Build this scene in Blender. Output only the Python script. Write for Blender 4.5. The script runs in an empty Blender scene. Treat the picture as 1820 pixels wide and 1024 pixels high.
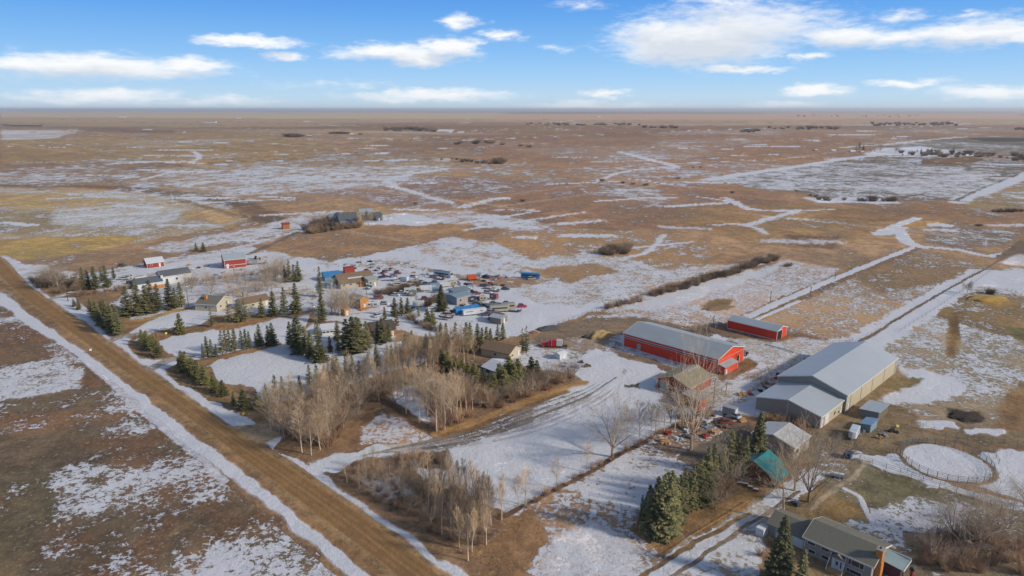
import bpy, bmesh, math, random
import numpy as np
from mathutils import Vector, Matrix
R = math.radians
D = bpy.data
SC = bpy.context.scene
COL = SC.collection
# ---------------------------------------------------------------- camera
F, HY, CZ = 1213.0, 194.5, 80.0          # focal length and horizon in photo pixels, drone height
PITCH = math.atan((512 - HY) / F)
cam = D.objects.new("camera", D.cameras.new("camera")); COL.objects.link(cam)
cam.location = (0, 0, CZ)
cam.rotation_euler = (math.pi/2 - PITCH, 0, 0)
cam.data.sensor_width = 36.0
cam.data.lens = 36.0 * F / 1820
cam.data.clip_start = 1.0; cam.data.clip_end = 200000
SC.camera = cam
SC.render.resolution_x, SC.render.resolution_y = 1024, 576
# ---------------------------------------------------------------- light
SUN_EL, SUN_AZ = 27.0, -20.0              # azimuth measured from +X towards +Y
sd = Vector((math.cos(R(SUN_EL))*math.cos(R(SUN_AZ)), math.cos(R(SUN_EL))*math.sin(R(SUN_AZ)), math.sin(R(SUN_EL))))
sun = D.objects.new("sun", D.lights.new("sun", 'SUN')); COL.objects.link(sun)
sun.data.energy = 2.7; sun.data.angle = R(5); sun.data.color = (1.0, .90, .76)
sun.rotation_euler = sd.to_track_quat('Z', 'Y').to_euler()
SC.view_settings.view_transform = 'Standard'; SC.view_settings.look = 'None'
SC.view_settings.exposure = 0.45; SC.view_settings.gamma = 1.0
# ---------------------------------------------------------------- node helpers
class NT:
    def __init__(s, tree): s.t = tree; s.n = tree.nodes; s.l = tree.links
    def new(s, typ, **kw):
        n = s.n.new(typ)
        for k, v in kw.items(): setattr(n, k, v)
        return n
    def put(s, sock, v):
        if v is None: return
        if isinstance(v, bpy.types.NodeSocket): s.l.new(v, sock)
        else:
            try: sock.default_value = v
            except Exception: sock.default_value = (*v, 1.0) if len(v) == 3 else v
    def math(s, op, a, b=None, c=None, clamp=False):
        n = s.new('ShaderNodeMath', operation=op); n.use_clamp = clamp
        s.put(n.inputs[0], a); s.put(n.inputs[1], b); s.put(n.inputs[2], c); return n.outputs[0]
    def vmath(s, op, a, b=None):
        n = s.new('ShaderNodeVectorMath', operation=op); s.put(n.inputs[0], a); s.put(n.inputs[1], b)
        return n.outputs['Value'] if op in ('LENGTH', 'DOT_PRODUCT', 'DISTANCE') else n.outputs[0]
    def mix(s, f, a, b, mode='MIX'):
        n = s.new('ShaderNodeMix', data_type='RGBA', blend_type=mode)
        s.put(n.inputs['Factor'], f); s.put(n.inputs[6], a); s.put(n.inputs[7], b); return n.outputs[2]
    def ramp(s, v, lo, hi, a=0., b=1., smooth=True):
        n = s.new('ShaderNodeMapRange'); n.interpolation_type = 'SMOOTHSTEP' if smooth else 'LINEAR'
        s.put(n.inputs[0], v); s.put(n.inputs[1], lo); s.put(n.inputs[2], hi); s.put(n.inputs[3], a); s.put(n.inputs[4], b)
        return n.outputs[0]
    def noise(s, vec, scale, detail=3., rough=.55, dist=0., typ='FBM'):
        n = s.new('ShaderNodeTexNoise'); n.noise_dimensions = '3D'
        s.put(n.inputs['Vector'], vec); n.inputs['Scale'].default_value = scale
        n.inputs['Detail'].default_value = detail; n.inputs['Roughness'].default_value = rough
        n.inputs['Distortion'].default_value = dist
        return n.outputs[0]
    def scale(s, vec, xyz, loc=(0, 0, 0)):
        n = s.new('ShaderNodeMapping'); s.put(n.inputs[0], vec); n.inputs['Scale'].default_value = xyz; n.inputs['Location'].default_value = loc
        return n.outputs[0]
# ---------------------------------------------------------------- world: clear low sky with banks of cloud
W = D.worlds.new("World"); SC.world = W; W.use_nodes = True
w = NT(W.node_tree); w.n.clear()
sky = w.new('ShaderNodeTexSky', sky_type='NISHITA'); sky.sun_disc = False
sky.sun_elevation = R(SUN_EL); sky.sun_rotation = R(90 - SUN_AZ)
sky.altitude = 1000; sky.air_density = 1.0; sky.dust_density = 0.3; sky.ozone_density = 2.0
tc = w.new('ShaderNodeTexCoord').outputs['Generated']
sx = w.new('ShaderNodeSeparateXYZ'); w.l.new(tc, sx.inputs[0])
el = w.math('MULTIPLY', w.math('ARCSINE', sx.outputs[2]), 57.2958)
az = w.math('MULTIPLY', w.math('ARCTAN2', sx.outputs[0], sx.outputs[1]), 57.2958)   # degrees right of +Y
# deep clean blue aloft, milky at the horizon
elr = w.ramp(el, 0.0, 10.0, smooth=False)
grade = w.new('ShaderNodeValToRGB'); w.l.new(elr, grade.inputs[0])
cr = grade.color_ramp; cr.elements[0].position = 0; cr.elements[0].color = (5.4, 6.3, 6.9, 1)
cr.elements[1].position = 1; cr.elements[1].color = (0.72, 2.6, 6.9, 1)
for p, c in ((.10, (4.9, 6.6, 7.8)), (.25, (3.6, 5.9, 8.2)), (.45, (2.35, 4.85, 8.0)), (.70, (1.35, 3.7, 7.6))):
    e = cr.elements.new(p); e.color = (*c, 1)
low = w.ramp(el, 9.0, 30.0, 0.0, 1.0)
skyc = w.mix(low, w.mix(1.0, grade.outputs[0], (.645,.665,.70,1), 'MULTIPLY'), w.mix(1.0, sky.outputs[0], (1.5, 1.12, .88, 1), 'MULTIPLY'))
def pxdir(x, y):     # photo pixel of a cloud -> azimuth, elevation in degrees
    d = Vector(((x-910)/F, 1.0, -(y-512)/F))
    c, s_ = math.cos(PITCH), math.sin(PITCH)
    v = Vector((d.x, d.y*c + d.z*s_, -d.y*s_ + d.z*c)).normalized()
    return math.degrees(math.atan2(v.x, v.y)), math.degrees(math.asin(v.z))
CLOUDS = [  # centre x, y, half width, half height, density
 (150,118,250,26,1.0),(20,113,110,24,.9),(330,116,90,17,.9),(240,128,180,16,.8),(440,73,105,12,.95),(505,97,52,9,.9),
 (690,92,95,19,1.0),(745,100,80,19,1.0),(800,84,62,22,1.05),(815,39,42,14,.85),(893,64,42,12,.8),
 (190,172,140,17,.8),(100,178,110,12,.6),(400,180,120,10,.6),(770,170,160,13,.8),(690,174,80,9,.6),(1050,188,150,11,.8),(1070,166,52,9,.75),
 (1240,75,170,48,1.15),(1160,52,80,28,.75),(1330,50,180,50,.8),(1190,88,110,28,1.0),(1300,22,190,24,.55),(1430,50,140,26,.5),(1350,98,60,9,.55),
 (1500,64,110,26,.95),(1600,68,150,22,.8),(1720,60,150,27,1.0),(1800,66,80,20,.9),(1600,27,70,12,.45),(1740,26,80,10,.45),
 (1320,122,110,7,.8),(1445,158,58,13,.9),(1432,102,36,8,.7),(1625,147,90,9,.8),(1760,165,130,16,.8),(1400,186,90,9,.6),
 (1030,8,60,12,.45),(990,85,50,8,.45),(640,150,60,10,.35),(560,150,110,8,.28),(1290,5,120,14,.6),
 (-150,118,180,26,.9),(-250,170,160,17,.7),(1980,70,150,28,.9),(2050,150,160,18,.7),(2300,60,200,40,.9),(-420,60,160,30,.9)]
cv = w.new('ShaderNodeCombineXYZ'); w.l.new(az, cv.inputs[0]); w.l.new(el, cv.inputs[1]); cv = cv.outputs[0]
wn = w.new('ShaderNodeTexNoise'); w.l.new(w.scale(cv, (.30, .85, 1)), wn.inputs['Vector']); wn.inputs['Scale'].default_value = 1.0
wn.inputs['Detail'].default_value = 6; wn.inputs['Roughness'].default_value = .6
warp = w.vmath('MULTIPLY', w.vmath('SUBTRACT', wn.outputs['Color'], (.5, .5, .5)), (6.5, 1.5, 0))
wv = w.vmath('ADD', cv, warp)
def field(vec):
    acc = None
    for (x, y, hw, hh, dn) in CLOUDS:
        a0, e0 = pxdir(x, y); a1, _ = pxdir(x+hw, y); _, e1 = pxdir(x, y-hh)
        if acc is not None:                      # chained so that the node stack stays short
            q = w.new('ShaderNodeVectorMath', operation='MULTIPLY_ADD')
            w.l.new(acc, q.inputs[0]); q.inputs[1].default_value = (1e-7, 1e-7, 0); w.l.new(vec, q.inputs[2]); v_ = q.outputs[0]
        else: v_ = vec
        m = w.new('ShaderNodeMapping', vector_type='TEXTURE'); w.l.new(v_, m.inputs[0])
        m.inputs['Location'].default_value = (a0, e0, 0); m.inputs['Scale'].default_value = (a1-a0, e1-e0, 1)
        d = w.math('MULTIPLY', w.math('SUBTRACT', 1.25, w.vmath('LENGTH', m.outputs[0])), dn)
        acc = d if acc is None else w.math('SMOOTH_MAX', acc, d, .12)
    return acc
dens = field(wv)
fn = w.noise(w.scale(cv, (.55, 1.9, 1)), 1.6, 6, .62)
cl = w.ramp(w.math('ADD', dens, w.math('MULTIPLY', w.math('SUBTRACT', fn, .5), .9)), .02, .95)
up = field(w.vmath('ADD', wv, (0, .8, 0)))
thick = w.ramp(w.math('ADD', up, w.math('MULTIPLY', w.math('SUBTRACT', fn, .5), .8)), .15, 1.1)
ccol = w.mix(w.math('MULTIPLY', thick, .85), (6.15, 6.2, 6.25, 1), (4.0, 4.35, 4.9, 1))
vis = w.math('MULTIPLY', cl, w.ramp(el, .0, 1.4, .45, .97))
final = w.mix(vis, skyc, ccol)
bg = w.new('ShaderNodeBackground'); w.l.new(final, bg.inputs[0]); bg.inputs[1].default_value = 0.12
bg2 = w.new('ShaderNodeBackground'); w.l.new(skyc, bg2.inputs[0]); bg2.inputs[1].default_value = 0.12
mx = w.new('ShaderNodeMixShader'); w.l.new(w.math('LESS_THAN', w.math('ABSOLUTE', el), 13.0), mx.inputs[0])
w.l.new(bg2.outputs[0], mx.inputs[1]); w.l.new(bg.outputs[0], mx.inputs[2])
ow = w.new('ShaderNodeOutputWorld'); w.l.new(mx.outputs[0], ow.inputs[0])
# ---------------------------------------------------------------- plan: photo pixel -> place on the ground
CP, SP = math.cos(PITCH), math.sin(PITCH)
def G(x, y, z=0.0):
    u = (x-910)/F; v = (y-512)/F
    t = (CZ-z) / (v*CP + SP)
    return Vector((u*t, (CP - v*SP)*t, z))
def mpp(x, y):        # metres per photo pixel at that place
    v = (y-512)/F; return CZ/(v*CP+SP)/F
def hgt(x, y, y2):    # real height of something standing at (x,y) whose top shows at y2
    p = G(x, y); v = (y2-512)/F; k = v*CP+SP; c = CP - v*SP
    return CZ - p.y*k/c
# ---------------------------------------------------------------- ground
rng = np.random.default_rng(5)
def vnoise(x, y, seed=0):
    xi = np.floor(x).astype(np.int64); yi = np.floor(y).astype(np.int64)
    fx = x-xi; fy = y-yi; fx = fx*fx*(3-2*fx); fy = fy*fy*(3-2*fy)
    def h(a, b):
        n = (a*374761393 + b*668265263 + seed*1274126177) & 0xffffffff
        n = ((n ^ (n >> 13))*1274126177) & 0xffffffff
        return ((n ^ (n >> 16)) & 0xffff)/65535.0
    return (h(xi,yi)*(1-fx)+h(xi+1,yi)*fx)*(1-fy)+(h(xi,yi+1)*(1-fx)+h(xi+1,yi+1)*fx)*fy
def fbm(x, y, o=4, seed=0):
    s = 0; a = .5; t = 0
    for i in range(o):
        s = s + a*vnoise(x*2**i, y*2**i, seed+i*7); t += a; a *= .55
    return s/t
ys = np.concatenate([np.arange(1110, 230, -1.6), np.arange(230, 199, -1.0), np.array([198.6, 197.6, 196.8, 196.1])])
vv = (ys-512)/F; rowY = (CP - vv*SP)*CZ/(vv*CP+SP)
near = np.array([-260, -120, -30, 20, 50, 68.]); near = near[near < rowY[0]-2]
rowY = np.concatenate([near, rowY])
NC = 1100; NRW = len(rowY)
uu = np.linspace(-1, 1, NC)
half = np.maximum(rowY, 60)*.86 + 30
GX = (uu[None, :]*half[:, None]); GY = np.repeat(rowY[:, None], NC, 1)
X, Y = GX.ravel(), GY.ravel()
N = X.size
DIST = np.maximum(Y, 70.)
MPP = np.sqrt(DIST**2+CZ**2)/F                 # metres per photo pixel, lateral
wa = np.clip(MPP*7, 1.2, 60)
WX = X + wa*1.6*(fbm(X/(wa*4), Y/(wa*6), 4, 11)-.5)*2
WY = Y + wa*3.0*(fbm(X/(wa*4), Y/(wa*6), 4, 47)-.5)*2
col = np.zeros((N, 3)); cov = np.zeros(N); grain = np.zeros(N)
def blend(m, c=None, cv=None, gr=None):
    if c is not None: col[:] = col*(1-m[:, None]) + np.array(c)[None, :]*m[:, None]
    if cv is not None: cov[:] = cov*(1-m) + cv*m
    if gr is not None: grain[:] = grain*(1-m) + gr*m
def sstep(a, b, x): t = np.clip((x-a)/(b-a), 0, 1); return t*t*(3-2*t)
def seld(mnx, mxx, mny, mxy, pad):
    return np.nonzero((X > mnx-pad) & (X < mxx+pad) & (Y > mny-pad) & (Y < mxy+pad))[0]
def segd(px, py, a, b):
    dx, dy = b[0]-a[0], b[1]-a[1]; L = dx*dx+dy*dy+1e-9
    t = np.clip(((px-a[0])*dx+(py-a[1])*dy)/L, 0, 1)
    return np.hypot(px-a[0]-t*dx, py-a[1]-t*dy), t
def apply(idx, m, c, cv, gr):
    m = np.clip(m, 0, 1)
    if c is not None: col[idx] = col[idx]*(1-m[:, None]) + np.array(c)[None, :]*m[:, None]
    if cv is not None: cov[idx] = cov[idx]*(1-m)+cv*m
    if gr is not None: grain[idx] = grain[idx]*(1-m)+gr*m
def poly(pts, c=None, cv=None, gr=None, fe=3.0, op=1.0, raw=False, world=False, wk=1.0):
    P = [(p[0], p[1]) if world else tuple(G(*p)[:2]) for p in pts]
    xs = [p[0] for p in P]; yy = [p[1] for p in P]
    pad = max(yy)*.04+12
    idx = seld(min(xs), max(xs), min(yy), max(yy), pad)
    if idx.size == 0: return
    px, py = (X[idx], Y[idx]) if raw else (X[idx]*(1-wk)+WX[idx]*wk, Y[idx]*(1-wk)+WY[idx]*wk)
    ins = np.zeros(idx.size, bool); dm = np.full(idx.size, 1e9)
    for i in range(len(P)):
        a, b = P[i], P[(i+1) % len(P)]
        d, _ = segd(px, py, a, b); dm = np.minimum(dm, d)
        if a[1] != b[1]:
            cnd = ((a[1] > py) != (b[1] > py)) & (px < (b[0]-a[0])*(py-a[1])/(b[1]-a[1])+a[0]); ins ^= cnd
    sd_ = np.where(ins, dm, -dm)/(MPP[idx]*(fe if raw or fe < 1.5 else fe*2.2))
    apply(idx, sstep(-1, 1, sd_)*op, c, cv, gr)
def stroke(pts, wm, c=None, cv=None, gr=None, fe=.35, op=1.0, raw=False, jit=.25, world=False):
    P = [(p[0], p[1]) if world else tuple(G(*p)[:2]) for p in pts]
    # smooth
    if len(P) > 2:
        Q = []
        for i in range(len(P)-1):
            p0 = P[max(i-1, 0)]; p1 = P[i]; p2 = P[i+1]; p3 = P[min(i+2, len(P)-1)]
            for k in range(6):
                t = k/6
                Q.append(tuple(.5*((2*p1[j])+(-p0[j]+p2[j])*t+(2*p0[j]-5*p1[j]+4*p2[j]-p3[j])*t*t+(-p0[j]+3*p1[j]-3*p2[j]+p3[j])*t**3) for j in (0, 1)))
        P = Q+[P[-1]]
    xs = [p[0] for p in P]; yy = [p[1] for p in P]
    idx = seld(min(xs), max(xs), min(yy), max(yy), wm*2+max(yy)*.02)
    if idx.size == 0: return
    k = 0 if raw else .25
    px, py = X[idx]*(1-k)+(X[idx]+(WX[idx]-X[idx])*1.0)*k, Y[idx]*(1-k)+WY[idx]*k
    dm = np.full(idx.size, 1e9)
    for a, b in zip(P[:-1], P[1:]): dm = np.minimum(dm, segd(px, py, a, b)[0])
    wj = wm*.5*(1+jit*2*(fbm(X[idx]/2.5, Y[idx]/2.5, 3, 91)-.5)*2)
    f = np.maximum(wm*fe*.5, MPP[idx]*.9)
    m = 1-sstep(wj-f*.5, wj+f, dm)
    m *= np.clip(wm*1.1/(MPP[idx]*1.0), .35, 1)
    apply(idx, m*op, c, cv, gr)
TAN=(.33,.215,.125); BRN=(.235,.135,.075); DBR=(.125,.085,.055); OLV=(.17,.145,.085); GLD=(.36,.24,.105); MUD=(.20,.135,.08)
ROAD=(.225,.135,.062); SHO=(.26,.155,.078); GRY=(.24,.215,.19); PINK=(.35,.235,.17); WHITE=(.6,.62,.68); PALE=(.40,.32,.21)
# --- base: the prairie, tan and russet with drifts of old snow
n1 = fbm(X/420, Y/900, 4, 3); n2 = fbm(X/90, Y/160, 4, 5); n3 = fbm(X/1600, Y/4000, 3, 9)
t1 = sstep(.35, .65, n1)[:, None]; t2 = sstep(.35, .68, n2)[:, None]
col[:] = np.array(BRN)*(1-t1)+np.array(TAN)*t1
col[:] = col*(1-.30*t2)+np.array(DBR)*.30*t2
cov[:] = .10+.16*sstep(.5, .72, n2)*(1-sstep(1500, 4000, Y)); grain[:] = .3
# far strips of farmland
far = sstep(1700, 3800, Y)
st = fbm(X/9000+7, Y/(260+Y*.10), 3, 21)
c_ = np.where(st[:, None] > .55, np.array((.42, .31, .19)), np.where(st[:, None] > .44, np.array((.31, .21, .135)), np.array((.20, .145, .10))))
side = sstep(-.3, .5, X/np.maximum(Y, 1))[:, None]
c_ = c_*(1-side*.25)+c_*np.array((1.15, .92, .95))*side*.25
col[:] = col*(1-far[:, None]*.8)+c_*far[:, None]*.8
cov[:] = cov*(1-far*.8)
vf = sstep(14000, 26000, Y)
col[:] = col*(1-vf[:, None])+np.array((.36,.28,.21))*vf[:, None]
# broad tones, photo coordinates
poly([(0,196),(900,201),(900,212),(0,208)], (.43,.33,.19), .12, .1, fe=2)
poly([(880,203),(1820,201),(1820,211),(880,214)], (.43,.29,.19), .1, .1, fe=2)
poly([(0,207),(620,212),(760,222),(500,226),(0,224)], (.30,.22,.13), 0.02, .1, fe=2, op=.7)
poly([(600,220),(880,219),(1240,229),(1130,241),(620,232)], (.20,.125,.08), .03, .1, fe=1.5, op=.75)
poly([(0,221),(80,221),(78,224),(0,224)], (.07,.055,.04), 0, .1, fe=1)
poly([(140,229),(200,226),(310,232),(300,236),(200,236),(150,233)], (.14,.10,.07), .05, .1, fe=1, op=.7)
poly([(670,226),(775,228),(775,233),(680,231)], (.06,.045,.035), 0, .1, fe=1)
poly([(776,230),(808,231),(800,235),(772,234)], WHITE, .95, .0, fe=1)
poly([(0,230),(150,231),(110,245),(90,256),(0,248)], (.33,.27,.2), .55, .2, fe=2, op=.8)
poly([(0,250),(250,240),(470,238),(600,262),(520,282),(260,300),(60,296),(0,290)], (.30,.205,.095), .06, .2, fe=3, op=.75)
poly([(0,291),(200,286),(420,300),(560,330),(430,340),(200,330),(0,325)], (.19,.125,.08), .22, .3, fe=3, op=.6)
# wide circle of stubble, left
poly([(-40,334),(140,336),(300,347),(400,364),(450,386),(400,404),(250,430),(100,452),(-40,462)], (.30,.22,.115), .40, .6, fe=3)
poly([(-20,345),(120,345),(230,358),(90,366),(-20,368)], (.38,.27,.13), .12, .4, fe=4)
poly([(-20,372),(90,375),(120,400),(60,418),(-20,414)], (.20,.16,.09), .28, .5, fe=8, op=.7)
poly([(100,372),(250,362),(330,372),(300,395),(180,404),(90,398)], (.33,.27,.18), .50, .7, fe=4)
poly([(320,376),(400,372),(425,382),(400,396),(330,392)], (.40,.27,.14), .1, .4, fe=4)
poly([(-30,428),(120,420),(260,420),(200,440),(100,456),(-30,466)], (.38,.26,.095), .15, .4, fe=4)
stroke([(-60,330),(150,331),(300,342),(410,358),(470,384),(520,400)], 22, (.13,.085,.055), .12, .3, fe=.6, op=.85)
poly([(280,300),(640,270),(800,285),(790,330),(600,350),(420,345),(300,330)], (.25,.175,.10), .33, .5, fe=4, op=.8)
poly([(500,340),(760,310),(1060,330),(1000,372),(740,372),(600,350)], (.23,.14,.095), .36, .6, fe=4, op=.85)
poly([(780,345),(1200,310),(1400,350),(1380,400),(1050,410),(850,380)], (.25,.145,.088), .10, .4, fe=4, op=.8)
poly([(700,330),(900,318),(1040,330),(900,345),(760,352)], (.20,.125,.085), .3, .6, fe=3, op=.7)
poly([(880,250),(1500,236),(1560,290),(1300,330),(1020,320),(840,285)], (.29,.17,.10), .10, .3, fe=4, op=.8)
poly([(900,265),(1200,256),(1300,275),(1080,290)], (.28,.19,.13), .28, .5, fe=4, op=.7)
poly([(440,425),(560,420),(640,404),(760,396),(900,392),(960,430),(760,452),(560,455),(440,450)], (.30,.185,.10), .14, .4, fe=4)
poly([(900,400),(1180,412),(1300,440),(1240,480),(1040,520),(900,478),(860,440)], (.32,.19,.09), .33, .5, fe=4, op=.85)
poly([(690,380),(830,372),(990,400),(940,412),(840,400),(700,394)], (.3,.2,.12), .50, .5, fe=5)
poly([(660,384),(720,380),(790,392),(740,402),(650,398)], WHITE, .66, .5, fe=4)
poly([(1200,370),(1420,360),(1640,390),(1500,440),(1380,440),(1240,410)], (.29,.18,.085), .12, .4, fe=4, op=.8)
poly([(1400,418),(1500,420),(1480,442),(1390,436)], (.13,.08,.055), .15, .4, fe=4, op=.8)
# far-right fields
poly([(1255,318),(1490,282),(1570,270),(1820,288),(1820,302),(1720,355),(1560,360),(1430,345)], (.125,.10,.075), .34, .5, fe=2)
poly([(1590,318),(1780,300),(1700,350),(1580,345)], (.17,.13,.10), .46, .9, fe=3, op=.8)
stroke([(1258,320),(1330,308),(1420,296),(1490,284),(1560,276)], 13, WHITE, .9, .3, fe=.8)
poly([(1700,245),(1900,243),(1900,277),(1780,272),(1600,262),(1560,262)], (.14,.12,.085), .15, .3, fe=1.5)
poly([(1720,246),(1900,244),(1900,251),(1760,252)], (.07,.055,.045), .02, .1, fe=1)
poly([(1640,285),(1720,278),(1760,284),(1700,293),(1640,292)], (.17,.105,.06), .04, .2, fe=1.5)
stroke([(1500,262),(1580,256),(1660,248),(1720,243)], 18, (.42,.36,.30), .7, .2, fe=.5)
poly([(1560,262),(1650,262),(1700,270),(1650,277),(1540,275)], WHITE, .6, .3, fe=2)
stroke([(1705,360),(1760,335),(1820,312),(1900,280)], 16, (.33,.30,.26), .85, .2, fe=.6)
stroke([(1698,357),(1755,331),(1812,309)], 5, (.13,.11,.09), .2, .3)
poly([(1730,352),(1900,312),(1900,372),(1720,376)], (.26,.19,.095), .12, .4, fe=4, op=.9)
poly([(1430,352),(1560,352),(1600,362),(1450,360)], WHITE, .6, .5, fe=3)
poly([(1480,372),(1900,372),(1900,400),(1640,398),(1460,388)], (.24,.145,.08), .08, .4, fe=3, op=.8)
poly([(1600,394),(1690,392),(1660,405),(1600,408)], (.38,.24,.10), .06, .3, fe=2)
poly([(1648,399),(1665,397),(1695,402),(1688,404),(1655,403)], WHITE, 1, 0, fe=1)
poly([(1640,405),(1820,408),(1790,432),(1700,444),(1640,430)], (.15,.11,.075), .36, .6, fe=3, op=.85)
stroke([(1560,416),(1590,402),(1630,388)], 6, WHITE, .85, .2); stroke([(1567,415),(1590,407),(1598,405)], 11, WHITE, .9, .2)
stroke([(1596,408),(1612,430),(1640,440)], 7, WHITE, .9, .2)
stroke([(1640,438),(1700,444),(1770,455),(1830,430),(1900,395)], 6, (.24,.19,.14), .8, .3)
poly([(1768,452),(1900,385),(1900,470),(1775,462)], (.155,.11,.075), .1, .4, fe=2)
poly([(1770,464),(1900,430),(1900,470),(1800,472)], WHITE, .55, .4, fe=3, op=.6)
# creek threads and drifts in the prairie
for pts, wd in (([(700,330),(690,320),(740,308),(790,300)],9),([(690,330),(730,340),(770,352),(800,360)],8),([(1100,270),(1160,285),(1200,297),(1170,300)],12),
                ([(1190,296),(1110,305),(1060,322)],6),([(1120,318),(1170,325),(1220,330)],4),([(1290,352),(1340,372),(1420,374)],7),([(1240,350),(1290,357),(1330,372)],5),
                ([(1330,400),(1370,388),(1420,376)],7),([(1270,400),(1310,398),(1345,405),(1360,415)],5),([(820,368),(870,356),(900,352)],10),([(860,385),(905,400),(950,405)],8),
                ([(340,290),(355,278),(345,270)],9),([(380,287),(450,285),(520,287)],7),
                ([(1000,398),(1040,395),(1065,392)],9),([(1060,358),(1140,352),(1200,352)],5),([(250,320),(310,305),(360,302)],6),([(330,330),(380,322),(450,322)],6),
                ([(1375,375),(1420,375),(1480,372)],4),([(1180,418),(1140,452),(1000,470),(985,472)],3.4),([(1065,452),(1000,462),(960,470)],2.6),([(1110,443),(1160,437),(1230,430)],3)):
    stroke(pts, wd*.5, WHITE, .86, .7, fe=2.5, jit=1.4, op=.9)
rl = np.random.default_rng(12)
def wline(ang, n, lo, hi, wlo, whi, c, cv_, op, ymin=420, ymax=5200):
    for _ in range(n):
        y0 = math.exp(rl.uniform(math.log(ymin), math.log(ymax))); x0 = rl.uniform(-.75, .75)*y0; L = rl.uniform(lo, hi)*y0; a = math.radians(ang+rl.uniform(-3, 3))
        p0 = (x0-math.cos(a)*L/2, y0-math.sin(a)*L/2); p1 = (x0+math.cos(a)*L/2, y0+math.sin(a)*L/2)
        if min(p0[1], p1[1]) < 400: continue
        mid = ((p0[0]+p1[0])/2+rl.uniform(-.03, .03)*L, (p0[1]+p1[1])/2+rl.uniform(-.03, .03)*L)
        stroke([p0, mid, p1], rl.uniform(wlo, whi)*(1+y0/1500), c, cv_, .4, fe=1.0, op=op*rl.uniform(.5, 1), world=True, jit=1.0)
wline(44.5, 26, .4, 1.4, 2, 4, (.13,.09,.06), .15, .7); wline(-45.5, 26, .3, 1.2, 2, 4, (.13,.09,.06), .15, .7)
wline(44.5, 18, .3, 1.2, 2, 4, (.42,.32,.21), .3, .7); wline(-45.5, 22, .3, 1.0, 2, 4, (.42,.32,.21), .3, .7)
wline(0, 60, .02, .09, 3, 8, WHITE, .85, .9); wline(20, 45, .02, .12, 2, 5, WHITE, .85, .9); wline(-20, 45, .02, .12, 2, 5, WHITE, .85, .9); wline(44, 14, .1, .4, 2, 4, WHITE, .8, .8)
# --- the settlement, snow covered yards
poly([(120,505),(240,474),(440,440),(560,462),(620,470),(560,545),(420,510),(300,505),(180,520)], (.26,.19,.12), .66, .5, fe=4)
poly([(250,440),(450,405),(530,382),(600,375),(560,410),(440,425),(300,452)], (.27,.19,.12), .55, .5, fe=3)
poly([(600,462),(730,440),(820,450),(900,482),(1060,520),(1080,545),(960,590),(860,605),(700,590),(560,565),(545,500)], (.27,.21,.16), .74, .6, fe=3)
poly([(700,520),(860,505),(960,540),(900,600),(760,600),(650,570),(600,560),(640,530)], WHITE, .93, .4, fe=3)
poly([(880,508),(1000,520),(1060,545),(960,590),(900,590),(870,560)], WHITE, .98, .1, fe=3)
poly([(720,440),(800,420),(880,430),(960,470),(900,486),(800,470)], (.28,.18,.10), .6, .5, fe=3)
poly([(790,486),(900,490),(960,502),(940,512),(840,505)], (.26,.16,.10), .3, .6, fe=2)
poly([(930,505),(1060,535),(1040,550),(960,540),(900,520)], (.33,.23,.16), .58, .9, fe=3)
poly([(960,455),(1100,455),(1180,480),(1280,470),(1400,460),(1200,500),(1080,545),(1010,520),(920,490)], (.30,.205,.12), .55, .8, fe=4)
poly([(940,478),(1060,470),(1100,480),(1010,505)], (.33,.20,.10), .1, .4, fe=3, op=.8)
stroke([(120,496),(300,462),(440,436),(520,410),(560,380)], 6, (.26,.20,.15), .5, .3)
stroke([(440,452),(470,440),(530,412)], 4, (.16,.12,.09), .2, .3)
for pts in ([(560,478),(640,470),(700,478),(780,500),(860,520)],[(600,470),(680,462),(760,478),(830,492)],[(640,458),(720,472),(800,482)],[(560,560),(660,556),(720,545),(800,568),(880,566)],[(690,500),(740,524),(700,540),(600,560)],[(800,500),(840,540),(870,566)],[(860,505),(930,500),(1000,492)]):
    for o in (0, 3.2): stroke([(a_, b_+o) for a_, b_ in pts], 1.4, (.20,.15,.115), .30, .5, op=.6, jit=.8)
# field between creek hedge and farm track
poly([(1070,552),(1160,518),(1250,500),(1400,462),(1500,478),(1400,530),(1330,560),(1290,580),(1180,575)], (.36,.235,.15), .52, .95, fe=3)
poly([(1100,548),(1240,508),(1400,466),(1380,480),(1250,530),(1160,552)], WHITE, .68, .8, fe=3, op=.6)
poly([(1340,570),(1640,440),(1760,470),(1500,610),(1420,590)], (.31,.20,.11), .40, .95, fe=3)
poly([(1500,470),(1640,442),(1760,468),(1700,500),(1560,520)], (.235,.155,.08), .15, .6, fe=5, op=.8)
poly([(1250,545),(1290,530),(1305,532),(1290,548),(1260,553)], (.17,.115,.06), .0, .3, fe=2)
stroke([(1275,596),(1330,566),(1480,500),(1625,441)], 7.5, (.20,.13,.08), .18, .3, fe=.3)
stroke([(1330,562),(1480,497),(1622,440)], 3.4, WHITE, .9, .1, fe=.2, raw=True)
stroke([(1345,568),(1420,535)], 1.6, WHITE, .85, .1, raw=True)
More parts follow.
